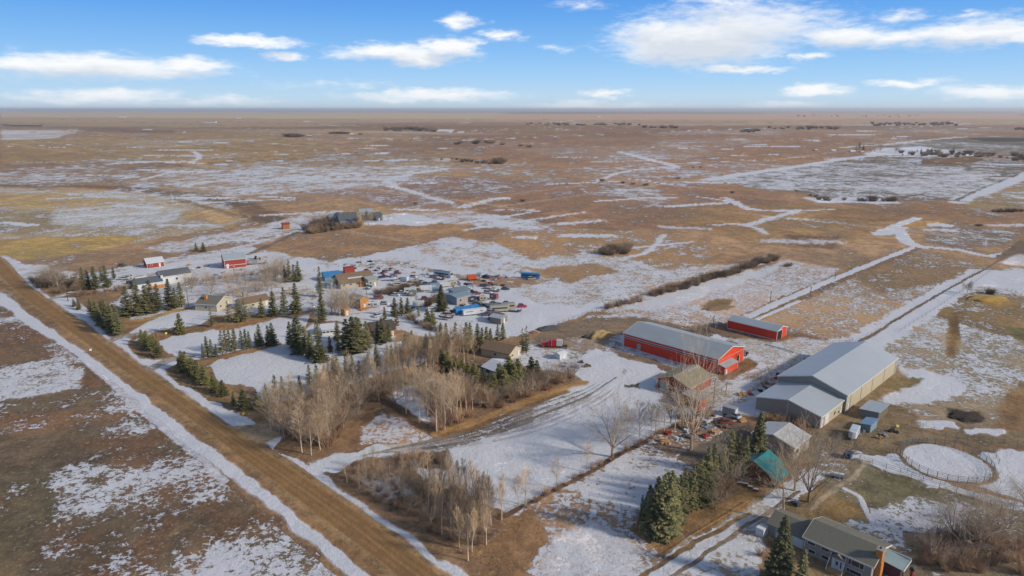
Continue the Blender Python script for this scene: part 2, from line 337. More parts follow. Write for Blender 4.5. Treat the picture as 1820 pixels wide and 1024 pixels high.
# east pasture
poly([(1480,640),(1650,545),(1760,478),(1900,470),(1900,760),(1780,740),(1640,700),(1600,670),(1580,650)], (.26,.205,.13), .53, .8, fe=3)
poly([(1640,560),(1700,512),(1800,520),(1900,560),(1900,640),(1800,600),(1720,580)], (.22,.15,.07), .28, .6, fe=6)
poly([(1690,560),(1712,555),(1710,600),(1706,640),(1690,632)], (.20,.12,.05), .03, .4, fe=3)
poly([(1780,575),(1900,600),(1900,640),(1810,600)], (.13,.12,.055), .1, .4, fe=4)
poly([(1730,522),(1780,525),(1770,540),(1735,536)], (.38,.23,.06), .0, .2, fe=2)
poly([(1740,480),(1900,485),(1900,520),(1720,505)], WHITE, .58, .7, fe=4, op=.8)
stroke([(1345,712),(1480,640),(1590,578),(1690,515),(1750,483)], 11.5, WHITE, .95, .15, fe=.25)
stroke([(1455,655),(1590,570),(1700,505),(1790,455),(1830,435)], 1.5, (.16,.11,.08), .15, .3)
stroke([(1320,720),(1440,650),(1500,615)], 13, (.52,.55,.63), .93, .35, fe=.4)  # bluish tone paints the arena's shadow onto the snow
# south east: arena yard
poly([(1395,765),(1460,765),(1500,700),(1590,655),(1640,690),(1600,700),(1560,700),(1620,735),(1700,760),(1900,768),(1900,800),(1780,800),(1700,790),(1600,795),(1560,830),(1470,850),(1400,820)], (.20,.145,.085), .20, .6, fe=4)
poly([(1600,650),(1640,660),(1700,672),(1720,690),(1640,730),(1560,712),(1600,690),(1620,680)], WHITE, .82, .4, fe=3)
poly([(1560,680),(1620,668),(1650,678),(1600,700)], (.16,.13,.06), .1, .4, fe=3)
poly([(1600,720),(1700,700),(1780,730),(1760,760),(1640,745)], (.26,.20,.13), .40, .8, fe=4)
poly([(1690,728),(1740,730),(1750,745),(1720,752),(1690,742)], (.045,.032,.022), .0, .3, fe=3)
poly([(1790,700),(1900,640),(1900,700),(1790,770),(1760,765)], (.21,.13,.065), .12, .5, fe=4)
poly([(1630,745),(1700,752),(1700,765),(1640,760)], WHITE, .8, .4, fe=2)
poly([(1710,765),(1780,760),(1790,772),(1720,775)], WHITE, .8, .4, fe=2)
poly([(1400,830),(1460,810),(1540,800),(1500,860),(1440,880),(1400,860)], (.24,.18,.12), .45, .7, fe=3)
poly([(1540,806),(1600,808),(1640,840),(1700,870),(1830,900),(1830,915),(1700,880),(1560,830),(1520,815)], WHITE, .97, .05, fe=2)
poly([(1745,800),(1900,815),(1900,905),(1780,880),(1740,865),(1765,840)], WHITE, .97, .1, fe=2)
poly([(1500,830),(1530,818),(1700,880),(1820,915),(1900,960),(1900,1100),(1600,1100),(1560,990),(1480,950),(1420,900)], (.20,.165,.10), .35, .8, fe=3)
poly([(1540,840),(1640,850),(1660,880),(1560,900),(1500,880)], (.165,.145,.08), .16, .6, fe=5)
poly([(1560,905),(1650,890),(1720,900),(1700,960),(1620,985),(1560,960),(1490,935)], (.20,.18,.14), .68, .9, fe=5)
poly([(1440,880),(1520,890),(1540,915),(1480,940),(1420,910)], (.24,.155,.065), .04, .5, fe=4)
poly([(1620,960),(1760,930),(1900,960),(1900,1100),(1600,1100)], (.21,.16,.10), .25, .7, fe=4)
# round pen
pc = G(1681, 822); PEN_R = 9.4
ring = np.hypot(X-pc.x, Y-pc.y); jj = (fbm(X/2, Y/2, 3, 5)-.5)*.9
for r_, c2, v2 in ((PEN_R+.7, (.20,.145,.085), .12), (PEN_R-.55, WHITE, 1.0)):
    m = 1-sstep(r_-.25, r_+.25, ring+jj*.8); idx = np.nonzero(m > 0)[0]; apply(idx, m[idx], c2, v2, .0 if v2 == 1 else .5)
# --- middle: truck yard and the sweep of snow in front of the red barns
poly([(880,640),(940,606),(1060,560),(1110,555),(1290,600),(1300,620),(1460,600),(1500,625),(1320,715),(1260,760),(1180,700),(1100,650),(1020,660),(960,680),(920,660)], (.27,.215,.17), .64, .6, fe=3)
poly([(960,590),(1060,562),(1150,566),(1260,590),(1230,600),(1110,590),(1060,610),(990,620),(940,610)], (.17,.125,.085), .28, .6, fe=4)
poly([(1010,600),(1100,592),(1105,640),(1060,650),(1010,640)], (.24,.18,.13), .45, .5, fe=3)
poly([(1090,622),(1150,640),(1250,668),(1240,676),(1100,640)], (.21,.15,.10), .15, .5, fe=2)
poly([(1215,585),(1260,580),(1275,592),(1250,608),(1210,600)], (.10,.08,.065), .15, .6, fe=2)
poly([(1290,600),(1380,606),(1440,600),(1500,612),(1480,632),(1400,640),(1320,630)], (.35,.29,.23), .56, .8, fe=3)
poly([(1276,664),(1325,640),(1345,648),(1330,660),(1285,680)], (.18,.11,.05), .0, .4, fe=1.5)
poly([(1150,690),(1200,700),(1215,712),(1160,706)], (.27,.21,.15), .1, .2, fe=2)
poly([(1020,680),(1045,640),(1062,622),(1110,640),(1170,655),(1160,690),(1230,740),(1290,740),(1150,800),(1010,850),(905,915),(850,900),(780,855),(700,812),(600,838),(548,830),(560,820),(640,800),(780,775),(860,752),(960,715)], WHITE, 1.0, .0, fe=2)
poly([(900,800),(1000,770),(1060,790),(1010,850),(905,915),(860,880)], WHITE, .84, 1.0, fe=5)
poly([(1020,640),(1060,625),(1080,660),(1040,690),(1010,680)], WHITE, .88, .6, fe=3)
# grey, driven-on snow with wheel tracks
poly([(690,790),(780,772),(870,748),(960,712),(1030,694),(1060,705),(980,750),(900,775),(800,800),(700,806)], (.27,.25,.24), .60, .6, fe=7)
def ru_(i): return .6+.4*math.sin(i*2.3)**2
for i in range(16):
    o = i*4.2 + rng.uniform(-1, 1)
    stroke([(640+o*1.5,802-o*.25+8),(760+o,782+o*.45),(860,757+o*.62),(945,724+o*.75)]+([(1040,690+o*.6),(1085+o*.4,660+o*.4)] if i % 3 == 0 else []), rng.uniform(.5, .9), (.13,.105,.085) if i < 9 else (.38,.37,.38), .22 if i < 9 else .5, .3, op=(.85 if i < 10 else .5)*ru_(i), raw=True)
for o in (0, 9):
    stroke([(560,826+o*.3),(700,800+o),(900,770+o),(1010,735+o),(1090,690+o),(1110,655+o*.6)], .9, (.30,.29,.30), .40, .1, op=.7, raw=True)
for o in (0, 7, 16, 24):
    stroke([(1060+o,622),(1100+o,655),(1130+o,690),(1140+o,720)], .9, (.28,.26,.26), .40, .2, op=.6, raw=True)
poly([(1105,680),(1140,684),(1135,692),(1110,688)], (.10,.09,.08), .2, .3, fe=2)
poly([(720,806),(790,800),(800,830),(770,835),(730,825)], (.11,.085,.065), .12, .5, fe=3)
# triangle of rough grass between the drives
poly([(480,795),(560,760),(665,728),(700,735),(772,775),(640,800),(560,815),(520,806)], (.22,.135,.075), .14, .7, fe=2)
poly([(640,760),(680,735),(740,755),(768,776),(690,790),(640,790)], (.30,.17,.10), .64, .95, fe=3)
# thickets' floor
poly([(462,735),(560,715),(640,690),(760,640),(860,640),(1020,664),(1045,680),(1000,692),(860,745),(785,775),(700,735),(560,760),(480,795),(470,770)], (.20,.135,.085), .22, .7, fe=2)
poly([(690,690),(760,670),(800,700),(780,750),(720,738)], WHITE, .60, .9, fe=4)
poly([(735,690),(840,660),(980,665),(1000,690),(860,735),(790,760)], (.22,.14,.085), .12, .6, fe=3)
stroke([(430,770),(480,760),(540,742),(620,716),(690,694),(740,672)], 4.2, (.30,.24,.185), .25, .2)
stroke([(670,700),(700,722),(775,774)], 3.0, (.10,.07,.05), .04, .4)
stroke([(774,773),(860,744),(1000,690),(1040,680)], 2.6, (.33,.20,.085), .0, .3)
stroke([(560,765),(620,742),(672,726)], 1.3, (.34,.22,.11), .05, .3)
stroke([(784,776),(866,751),(1006,695)], 1.8, (.20,.125,.065), .05, .4)
poly([(585,848),(640,820),(700,815),(790,858),(860,895),(905,915),(880,970),(840,1024),(800,1010),(720,945),(640,890)], (.215,.135,.078), .20, .8, fe=2)
poly([(640,850),(720,845),(740,880),(690,890)], WHITE, .35, .9, fe=4, op=.7)
poly([(835,1030),(850,980),(900,918),(1000,860),(1130,790),(1240,760),(1330,775),(1220,850),(1130,930),(1190,1000),(1120,1100),(840,1100)], (.26,.17,.105), .56, .95, fe=2)
poly([(1000,870),(1130,795),(1240,765),(1215,830),(1140,900),(1080,900)], (.26,.19,.13), .74, .9, fe=5)
poly([(835,1040),(850,985),(900,920),(950,905),(970,960),(930,1024),(900,1100)], (.25,.15,.08), .06, .6, fe=4)
poly([(980,960),(1060,930),(1110,960),(1150,1010),(1040,1040),(970,1020)], WHITE, .60, .95, fe=6, op=.7)
for o in (0, 6):
    for k in range(3): stroke([(985+k*22+o,960+k*8),(1000+k*24+o,985+k*10),(1040+k*20,1000+k*8),(1090+k*20,1005+k*8)], .5, WHITE, .8, .3, op=.6, raw=True)
stroke([(895,918),(1000,862),(1120,798),(1200,758),(1290,742)], 1.3, (.13,.08,.055), .0, .3)
poly([(1130,790),(1200,750),(1260,740),(1310,745),(1220,800),(1160,815)], (.19,.13,.09), .45, .9, fe=3)
poly([(1195,812),(1240,790),(1330,752),(1350,770),(1300,800),(1240,835)], (.12,.10,.08), .15, .4, fe=1.5)
# east garden
poly([(1115,940),(1150,900),(1240,850),(1330,800),(1440,800),(1440,850),(1370,890),(1300,930),(1190,985),(1140,955)], (.255,.155,.07), .03, .4, fe=2)
poly([(1150,955),(1240,945),(1270,925),(1180,930)], (.17,.11,.06), .0, .3, fe=3, op=.6)  # darker brown painted in for the spruces' shadow on the garden
poly([(1330,880),(1440,850),(1500,880),(1440,950),(1380,930)], (.25,.17,.085), .12, .5, fe=3)
poly([(1180,985),(1330,900),(1400,900),(1360,960),(1340,1100),(1120,1100)], (.28,.22,.16), .60, .5, fe=3)
stroke([(1110,1075),(1180,1020),(1290,945),(1350,905),(1410,870),(1445,842)], 4.6, (.31,.28,.25), .66, .3)
stroke([(1095,1060),(1170,1005),(1260,950),(1330,912)], .9, (.20,.13,.07), .0, .2)
stroke([(1125,1080),(1200,1022),(1300,952),(1360,912),(1420,872)], .8, (.22,.17,.13), .1, .2)
poly([(1360,1000),(1440,985),(1520,1020),(1540,1100),(1360,1100)], (.26,.18,.10), .05, .4, fe=3)
stroke([(1440,905),(1470,880),(1530,835),(1545,820)], 1.2, (.36,.29,.2), .1, .2)
stroke([(1500,868),(1522,880),(1535,900),(1550,925)], 1.0, WHITE, .8, .2)
# --- north west lawns
poly([(60,500),(130,495),(180,520),(300,505),(560,545),(560,570),(500,620),(370,650),(480,745),(450,765),(360,705),(290,650),(200,595),(100,535)], (.23,.145,.075), .1, .4, fe=2)
poly([(200,540),(240,500),(420,500),(560,520),(560,560),(400,560),(230,570)], (.25,.18,.11), .62, .5, fe=3)
poly([(228,590),(262,572),(300,560),(350,549),(366,552),(372,566),(350,578),(290,586),(240,592)], WHITE, 1, 0, fe=1.4)
poly([(283,606),(300,600),(366,588),(420,585),(470,572),(525,563),(552,560),(540,585),(505,612),(492,613),(440,622),(366,636),(318,636),(290,624)], WHITE, 1, 0, fe=1.4)
poly([(366,650),(382,642),(396,637),(439,629),(481,619),(494,614),(506,614),(526,620),(553,640),(583,640),(600,628),(640,612),(720,610),(760,640),(660,672),(560,700),(480,716),(445,690),(400,680),(376,662)], WHITE, 1, 0, fe=1.4)
stroke([(226,572),(262,566),(300,556),(345,546),(370,542)], 2.6, (.34,.21,.08), .0, .3)
stroke([(290,598),(330,590),(370,583),(420,579),(470,566),(530,558),(556,552)], 2.6, (.24,.13,.065), .0, .3)
stroke([(340,640),(372,640),(396,634),(440,625),(480,616),(494,611)], 2.4, (.27,.155,.07), .0, .3)
stroke([(352,640),(400,630),(440,620),(490,608)], 2.0, (.20,.13,.07), .15, .5)
stroke([(240,606),(300,578),(340,572)], 1.4, (.33,.33,.36), .6, .1, raw=True)
poly([(500,618),(560,575),(640,580),(700,600),(690,620),(620,630),(560,640)], WHITE, .9, .3, fe=3)
# --- big field, left foreground
poly([(-80,500),(8,520),(90,590),(210,690),(400,850),(560,990),(640,1110),(-500,1110),(-500,500)], (.155,.098,.062), .34, .8, fe=1.2)
nf = fbm((X+Y*.25)/30, (Y-X*.3)/20, 5, 77); fm = np.zeros(N)
idx = np.nonzero((Y < 260) & (X < 0))[0]
def inpoly(idx, pts):
    P = [tuple(G(*p)[:2]) for p in pts]; ins = np.zeros(idx.size, bool); px, py = X[idx], Y[idx]
    for i in range(len(P)):
        a, b = P[i], P[(i+1) % len(P)]
        if a[1] != b[1]: ins ^= ((a[1] > py) != (b[1] > py)) & (px < (b[0]-a[0])*(py-a[1])/(b[1]-a[1])+a[0])
    return idx[ins]
fi = inpoly(idx, [(-80,530),(8,530),(90,600),(210,695),(400,860),(600,1024),(640,1110),(-500,1110),(-500,530)])
d = nf[fi]; cov[fi] = np.clip(.20+.44*sstep(.26, .70, d+.10*np.clip((X[fi]+100)/120, -.6, .8))+.22*(fbm((X[fi]+Y[fi]*.3)/9, (Y[fi]-X[fi]*.3)/5, 4, 19)-.5), 0, 1)
col[fi] = np.array((.165,.095,.055))*(1-sstep(.4, .6, fbm(X[fi]/14, Y[fi]/14, 3, 8)))[:, None]+np.array((.135,.098,.062))*sstep(.4, .6, fbm(X[fi]/14, Y[fi]/14, 3, 8))[:, None]
poly([(-40,660),(60,650),(150,655),(140,690),(80,705),(-40,715)], (.20,.14,.10), .68, .9, fe=4)
poly([(-60,840),(80,830),(110,900),(60,1024),(-60,1060)], (.12,.10,.06), .16, .6, fe=7, op=.6)
poly([(-60,590),(60,610),(100,640),(-60,660)], (.15,.10,.06), .24, .6, fe=5, op=.6)
# --- the gravel range road, verges, ploughed snow in its ditches
RL = [(-60,440),(-20,470),(10,507),(60,548),(120,590),(200,648),(300,722),(380,783),(460,845),(694,1024),(800,1105)]
RR = [(-60,425),(10,462),(46,503),(96,540),(176,599),(241,644),(263,664),(334,706),(400,752),(460,789),(540,834),(666,923),(794,1024),(890,1098)]
poly([(-60,470),(0,510),(110,596),(200,662),(300,737),(450,860),(660,1024),(760,1110)]+[(900,1090),(805,1020),(600,866),(480,794),(396,743),(300,676),(200,606),(80,520),(40,497),(0,470),(-60,440)], SHO, .03, .4, fe=.8)
poly([(-20,505),(20,535),(120,608),(170,640),(200,664),(259,707),(360,788),(460,861),(517,908),(660,1024),(770,1110)]+[(735,1110),(620,1024),(460,886),(412,852),(337,794),(262,732),(210,683),(156,651),(120,621),(60,583),(0,540),(-20,528)], WHITE, .97, .45, fe=2.0, wk=.4)
stroke([(150,640),(260,735),(337,800),(400,856)], 1.6, WHITE, .5, .9, op=.7)
poly([(0,480),(40,498),(54,497),(82,530),(130,530),(160,560),(196,603),(232,600),(224,612),(248,636),(272,641),(330,634),(312,648),(292,656),(294,662),(363,706),(393,720),(461,752),(502,777),(493,794),(543,826),(583,846),(597,866),(689,924),(780,994),(829,1024),(900,1080),(860,1090),(800,1024),(677,928),(545,838),(475,786),(420,764),(343,708),(268,656),(205,612),(176,590),(80,524),(40,500),(0,488)], WHITE, .96, .45, fe=2.0, wk=.4)
poly([(0,455),(60,470),(130,485),(110,500),(56,496),(30,505),(0,498)], (.3,.27,.24), .55, .3, fe=2)
poly([(700,0)], None) if False else None
poly([(222,614),(236,606),(262,616),(300,630),(290,640),(262,636),(248,630)], (.21,.13,.07), .0, .4, fe=1)
poly([(294,664),(310,650),(350,660),(400,690),(440,715),(470,725),(480,745),(462,750),(420,733),(365,705),(320,682)], (.25,.16,.08), .02, .4, fe=1)
poly([(503,778),(490,795),(545,823),(560,815),(530,800)], (.21,.13,.07), .04, .4, fe=1)
for pts, wd in (([(95,530),(120,522),(170,505),(240,497)], 3.4), ([(200,604),(225,597),(262,590),(290,585)], 3.6), ([(268,655),(300,640),(335,634)], 4.0)):
    stroke(pts, wd, (.30,.265,.23), .35, .3, raw=True)
poly([(404,762),(440,752),(478,750),(505,772),(480,785),(455,785)], (.30,.22,.14), .05, .2, fe=1.5)
poly([(540,838),(552,820),(600,806),(640,800),(620,820),(580,836),(560,850)], (.45,.45,.48), .8, .3, fe=1.5)
poly(RL+RR[::-1], ROAD, .0, .1, fe=.7, raw=True)
def offs(k): # a line k of the way across the road
    out = []
    for t in np.linspace(0, 1, 12):
        def at(Lp):
            P = [G(*p) for p in Lp]; cum = [0]
            for a, b in zip(P[:-1], P[1:]): cum.append(cum[-1]+(b-a).length)
            s_ = t*cum[-1]
            for i in range(len(P)-1):
                if s_ <= cum[i+1]+1e-6: return P[i].lerp(P[i+1], (s_-cum[i])/(cum[i+1]-cum[i]))
        out.append(tuple(at(RL).lerp(at(RR), k)[:2]))
    return out
stroke(offs(.06), 1.2, (.30,.20,.105), .0, .2, raw=True, world=True, op=.8)
stroke(offs(.94), 1.2, (.30,.20,.105), .0, .2, raw=True, world=True, op=.7)
for k in (.22, .40, .55, .74): stroke(offs(k), .8, (.165,.10,.052), .0, .1, raw=True, world=True, op=.7, jit=.9)
stroke(offs(.48), .5, (.27,.17,.085), .0, .1, raw=True, world=True, op=.5)
pz = (Y > 210) & (grain >= .22) & (cov < .75)
mz = sstep(200, 300, Y)*pz
cov[:] = np.where(pz, cov+mz*(.20+.26*sstep(.45, .7, fbm(X/260, Y/420, 4, 88)))*(1-cov)*.9*(1-.75*sstep(2500, 6000, Y)), cov)
# relief: ditch and small lumps near, long low swells far away
Z = (fbm(X/7, Y/7, 4, 31)-.5)*.38*(1-sstep(0.15, .6, np.maximum(0, 1-np.abs(cov-.5)*2)*0))
Z = Z*(1-sstep(300, 900, Y)) + sstep(1800, 5000, Y)*(fbm(X/2500, Y/2500, 3, 61)-.5)*16 + sstep(12000, 25000, Y)*(fbm(X/5000, Y/9000, 3, 62)-.45)*110*(1-.6*sstep(-.2, .1, X/DIST))
Z *= sstep(60, 100, Y)
me = D.meshes.new("ground")
ii = np.arange(N).reshape(NRW, NC)
quads = np.stack([ii[:-1, :-1], ii[:-1, 1:], ii[1:, 1:], ii[1:, :-1]], -1).reshape(-1, 4)
me.vertices.add(N); me.vertices.foreach_set('co', np.stack([X, Y, Z], 1).astype(np.float32).ravel())
me.loops.add(quads.size); me.loops.foreach_set('vertex_index', quads.ravel().astype(np.int32))
me.polygons.add(len(quads)); me.polygons.foreach_set('loop_start', np.arange(0, quads.size, 4, dtype=np.int32))
me.update(); me.validate()
me.polygons.foreach_set('use_smooth', np.ones(len(quads), bool))
a = me.attributes.new('soil', 'FLOAT_COLOR', 'POINT'); a.data.foreach_set('color', np.column_stack([col, np.ones(N)]).astype(np.float32).ravel())
a = me.attributes.new('snow', 'FLOAT_COLOR', 'POINT'); a.data.foreach_set('color', np.column_stack([cov, grain, np.zeros(N), np.ones(N)]).astype(np.float32).ravel())
# ---------------------------------------------------------------- materials
def newmat(name):
    m = D.materials.new(name); m.use_nodes = True; t = NT(m.node_tree)
    b = m.node_tree.nodes['Principled BSDF']; return m, t, b
m, t, b = newmat("winter_prairie")
s1 = t.new('ShaderNodeAttribute', attribute_name='soil'); s2 = t.new('ShaderNodeAttribute', attribute_name='snow')
sp = t.new('ShaderNodeSeparateColor'); t.l.new(s2.outputs['Color'], sp.inputs[0])
pos = t.new('ShaderNodeNewGeometry').outputs['Position']
dist = t.vmath('LENGTH', pos)
nC = t.noise(t.scale(pos, (1, .8, 1)), .014, 9, .70, .7); nA = t.noise(t.scale(pos, (1, .7, 1)), .07, 8, .66, .5)
nM = t.noise(pos, .22, 6, .66, .3); nB = t.noise(pos, .80, 5, .70, .5); nF = t.noise(pos, 2.2, 4, .7)
g = sp.outputs[1]
fine = t.math('ADD', t.math('ADD', t.math('MULTIPLY', nA, .18), t.math('MULTIPLY', nM, .24)), t.math('ADD', t.math('MULTIPLY', nB, .42), t.math('MULTIPLY', nF, .16)))
coarse = t.math('ADD', t.math('ADD', t.math('MULTIPLY', nB, .12), t.math('MULTIPLY', nM, .22)), t.math('ADD', t.math('MULTIPLY', nA, .34), t.math('MULTIPLY', nC, .32)))
farf = t.ramp(dist, 350, 1400)
g2 = t.math('MULTIPLY', g, t.math('SUBTRACT', 1.0, t.math('MULTIPLY', farf, .75)))
nx = t.new('ShaderNodeMix'); nx.data_type = 'FLOAT'; t.put(nx.inputs[0], g2); t.put(nx.inputs[2], coarse); t.put(nx.inputs[3], fine)
thr = t.ramp(nx.outputs[0], .415, .585, smooth=False)
soft = t.math('ADD', .13, t.math('MULTIPLY', farf, .10))
cv_ = t.math('ADD', t.math('MULTIPLY', sp.outputs[0], 1.36), -.28)
df = t.math('DIVIDE', t.math('SUBTRACT', cv_, thr), soft)
snow = t.ramp(df, -1, 1)
tone = t.ramp(t.math('ADD', t.math('MULTIPLY', nA, .5), t.math('MULTIPLY', nM, .5)), .40, .60)
soil = t.mix(1.0, s1.outputs['Color'], t.mix(tone, (.88,.87,.87,1), (1.52,1.50,1.46,1)), 'MULTIPLY')
soil = t.mix(1.0, soil, t.mix(t.ramp(nC, .40, .60), (.80,.82,.86,1), (1.22,1.18,1.12,1)), 'MULTIPLY')
soil = t.mix(t.math('MULTIPLY', t.ramp(t.noise(pos, .9, 5, .7), .52, .66), .45), soil, (.07,.052,.036,1))
soil = t.mix(t.math('MULTIPLY', t.ramp(t.noise(t.scale(pos, (1,1,1), (31,7,3)), 1.1, 5, .7), .54, .68), .40), soil, (.46,.36,.24,1))
gate = t.math('GREATER_THAN', g, .16)
soil = t.mix(gate, t.mix(1.0, s1.outputs['Color'], t.mix(nM, (1.2,1.15,1.05,1), (1.5,1.42,1.3,1)), 'MULTIPLY'), soil)
nS = t.noise(pos, .05, 6, .65)
scol = t.mix(nS, (.53,.545,.585,1), (.68,.68,.69,1))
spk = t.math('MULTIPLY', t.ramp(t.noise(t.scale(pos, (1,1,1), (5,9,1)), 1.0, 6, .72), .53, .68), t.math('ADD', .14, t.math('MULTIPLY', g, .30)))
scol = t.mix(spk, scol, (.27,.225,.19,1))
final_c = t.mix(snow, soil, scol)
t.l.new(final_c, b.inputs['Base Color']); b.inputs['Roughness'].default_value = .95; b.inputs['Specular IOR Level'].default_value = .1
bp = t.new('ShaderNodeBump'); bp.inputs['Strength'].default_value = .75; bp.inputs['Distance'].default_value = .45
t.l.new(t.math('ADD', t.math('MULTIPLY', nB, .8), t.math('ADD', t.math('MULTIPLY', snow, .3), t.math('MULTIPLY', nF, .35))), bp.inputs['Height']); t.l.new(bp.outputs[0], b.inputs['Normal'])
GROUND_MAT = m
me.materials.append(m)
go = D.objects.new("ground", me); COL.objects.link(go); go['kind'] = 'structure'
# ---------------------------------------------------------------- builders
class MB:
    def __init__(s): s.v = []; s.f = []
    def box(s, x0, x1, y0, y1, z0, z1):
        b = len(s.v); s.v += [(x, y, z) for z in (z0, z1) for (x, y) in ((x0,y0),(x1,y0),(x1,y1),(x0,y1))]
        s.f += [(b,b+3,b+2,b+1),(b+4,b+5,b+6,b+7),(b,b+1,b+5,b+4),(b+1,b+2,b+6,b+5),(b+2,b+3,b+7,b+6),(b+3,b,b+4,b+7)]; return s
    def prism(s, prof, axis, a0, a1):      # closed profile (p,q); axis 'x': (p,q)=(y,z), 'y': (x,z), 'z': (x,y)
        def P(p, a): return {'x': (a, p[0], p[1]), 'y': (p[0], a, p[1]), 'z': (p[0], p[1], a)}[axis]
        n = len(prof); b = len(s.v); s.v += [P(p, a0) for p in prof]+[P(p, a1) for p in prof]
        s.f += [tuple(range(b+n-1, b-1, -1)), tuple(range(b+n, b+2*n))]
        s.f += [(b+i, b+(i+1) % n, b+n+(i+1) % n, b+n+i) for i in range(n)]; return s
    def tube(s, p0, p1, r0, r1=None, n=4):
        r1 = r0 if r1 is None else r1; p0 = Vector(p0); p1 = Vector(p1); d = p1-p0
        if d.length < 1e-6: return s
        d.normalize(); a = d.orthogonal().normalized(); c = d.cross(a); b = len(s.v)
        for p, r in ((p0, r0), (p1, r1)):
            for k in range(n):
                t = 2*math.pi*k/n; s.v.append(tuple(p+a*(r*math.cos(t))+c*(r*math.sin(t))))
        s.f += [(b+k, b+(k+1) % n, b+n+(k+1) % n, b+n+k) for k in range(n)]
        if n > 3 or r0 > .05: s.f += [tuple(range(b+n-1, b-1, -1)), tuple(range(b+n, b+2*n))]
        return s
    def quad(s, *p): b = len(s.v); s.v += [tuple(q) for q in p]; s.f.append(tuple(range(b, b+len(p)))); return s
    def disc(s, c, axis, r, w, n=12):      # wheel-like cylinder centred at c along axis
        prof = [(r*math.cos(2*math.pi*k/n), r*math.sin(2*math.pi*k/n)) for k in range(n)]
        if axis == 'y': return s.prism([(c[0]+p[0], c[2]+p[1]) for p in prof], 'y', c[1]-w/2, c[1]+w/2)
        return s.prism([(c[1]+p[0], c[2]+p[1]) for p in prof], 'x', c[0]-w/2, c[0]+w/2)
    def mesh(s, name, mat, smooth=False, bevel=0):
        m = D.meshes.new(name); m.from_pydata(s.v, [], s.f)
        bm = bmesh.new(); bm.from_mesh(m)
        if bevel:
            bmesh.ops.bevel(bm, geom=[e for e in bm.edges if len(e.link_faces) == 2 and e.calc_face_angle(0) > .5], offset=bevel, segments=2, affect='EDGES', profile=.6)
            smooth = smooth
        if len(s.f) < 5000: bmesh.ops.recalc_face_normals(bm, faces=bm.faces)
        bm.to_mesh(m); bm.free(); m.materials.append(mat)
        if smooth: m.polygons.foreach_set('use_smooth', [True]*len(m.polygons))
        return m
    def build(s, name, mat, parent=None, **k):
        o = D.objects.new(name, s.mesh(name, mat, **k)); COL.objects.link(o); o.parent = parent; return o
def thing(name, label, cat, loc, rz=0, group=None, scale=None):
    o = D.objects.new(name, None); COL.objects.link(o); o.empty_display_size = .5
    o.location = loc; o.rotation_euler = (0, 0, rz); o['label'] = label; o['category'] = cat
    if group: o['group'] = group
    if scale: o.scale = scale if hasattr(scale, '__len__') else (scale,)*3
    return o
def tag(o, label, cat, group=None, kind=None):
    o['label'] = label; o['category'] = cat
    if group: o['group'] = group
    if kind: o['kind'] = kind
    return o
def clone(root, children, label, loc, rz, group, scale):
    r = root.copy(); COL.objects.link(r); r.location = loc; r.rotation_euler = (0, 0, rz); r['label'] = label; r['group'] = group
    r.scale = scale if hasattr(scale, '__len__') else (scale,)*3
    for ch in children:
        c = ch.copy(); COL.objects.link(c); c.parent = r
    return r
def simple(name, rgb, rough=.6, metal=0., var=.12, vs=1.2, bump=0., bs=6., spec=.3, stripe=None, dirt=None):
    """weathered procedural paint / metal / wood; stripe = (axis, period, depth) ribs in the sheet"""
    m, t, b = newmat(name)
    oc = t.new('ShaderNodeTexCoord').outputs['Object']
    n = t.noise(oc, vs, 4, .65)
    c = t.mix(n, tuple(x*(1-var*1.6) for x in rgb)+(1,), tuple(min(1, x*(1+var*1.6)) for x in rgb)+(1,))
    n2 = t.noise(oc, vs*.22, 3, .6)
    if dirt: c = t.mix(t.ramp(n2, .48, .72, 0, dirt[3]), c, (*dirt[:3], 1))
    if stripe:
        ax, per, dep = stripe
        s3 = t.new('ShaderNodeSeparateXYZ'); t.l.new(oc, s3.inputs[0])
        wv_ = t.math('FRACT', t.math('DIVIDE', s3.outputs['XYZ'.index(ax)], per))
        rib = t.ramp(t.math('ABSOLUTE', t.math('SUBTRACT', wv_, .5)), .36, .48)
        c = t.mix(t.math('MULTIPLY', rib, dep), c, tuple(x*.45 for x in rgb)+(1,))
        bp = t.new('ShaderNodeBump'); bp.inputs['Strength'].default_value = .5; bp.inputs['Distance'].default_value = .05
        t.l.new(rib, bp.inputs['Height']); t.l.new(bp.outputs[0], b.inputs['Normal'])
    elif bump:
        bp = t.new('ShaderNodeBump'); bp.inputs['Strength'].default_value = bump; bp.inputs['Distance'].default_value = .05
        t.l.new(t.noise(oc, bs, 4, .7), bp.inputs['Height']); t.l.new(bp.outputs[0], b.inputs['Normal'])
    t.l.new(c, b.inputs['Base Color']); b.inputs['Roughness'].default_value = rough; b.inputs['Metallic'].default_value = metal
    b.inputs['Specular IOR Level'].default_value = spec
    return m
_mc = {}
def paint(rgb, kind='paint'):
    k = (tuple(rgb), kind)
    if k not in _mc:
        _mc[k] = simple(kind, rgb, {'paint': .4, 'cloth': .9}.get(kind, .6), 0, .08, 1.5, spec=.4, dirt=(.33, .29, .25, .35))
    return _mc[k]
GLASS = simple('window_glass', (.035, .045, .055), .12, 0, .2, .7, spec=.7)
RUBBER = simple('tyre_rubber', (.025, .025, .026), .85)
STEEL = simple('bare_steel', (.38, .39, .40), .45, .5, .12)
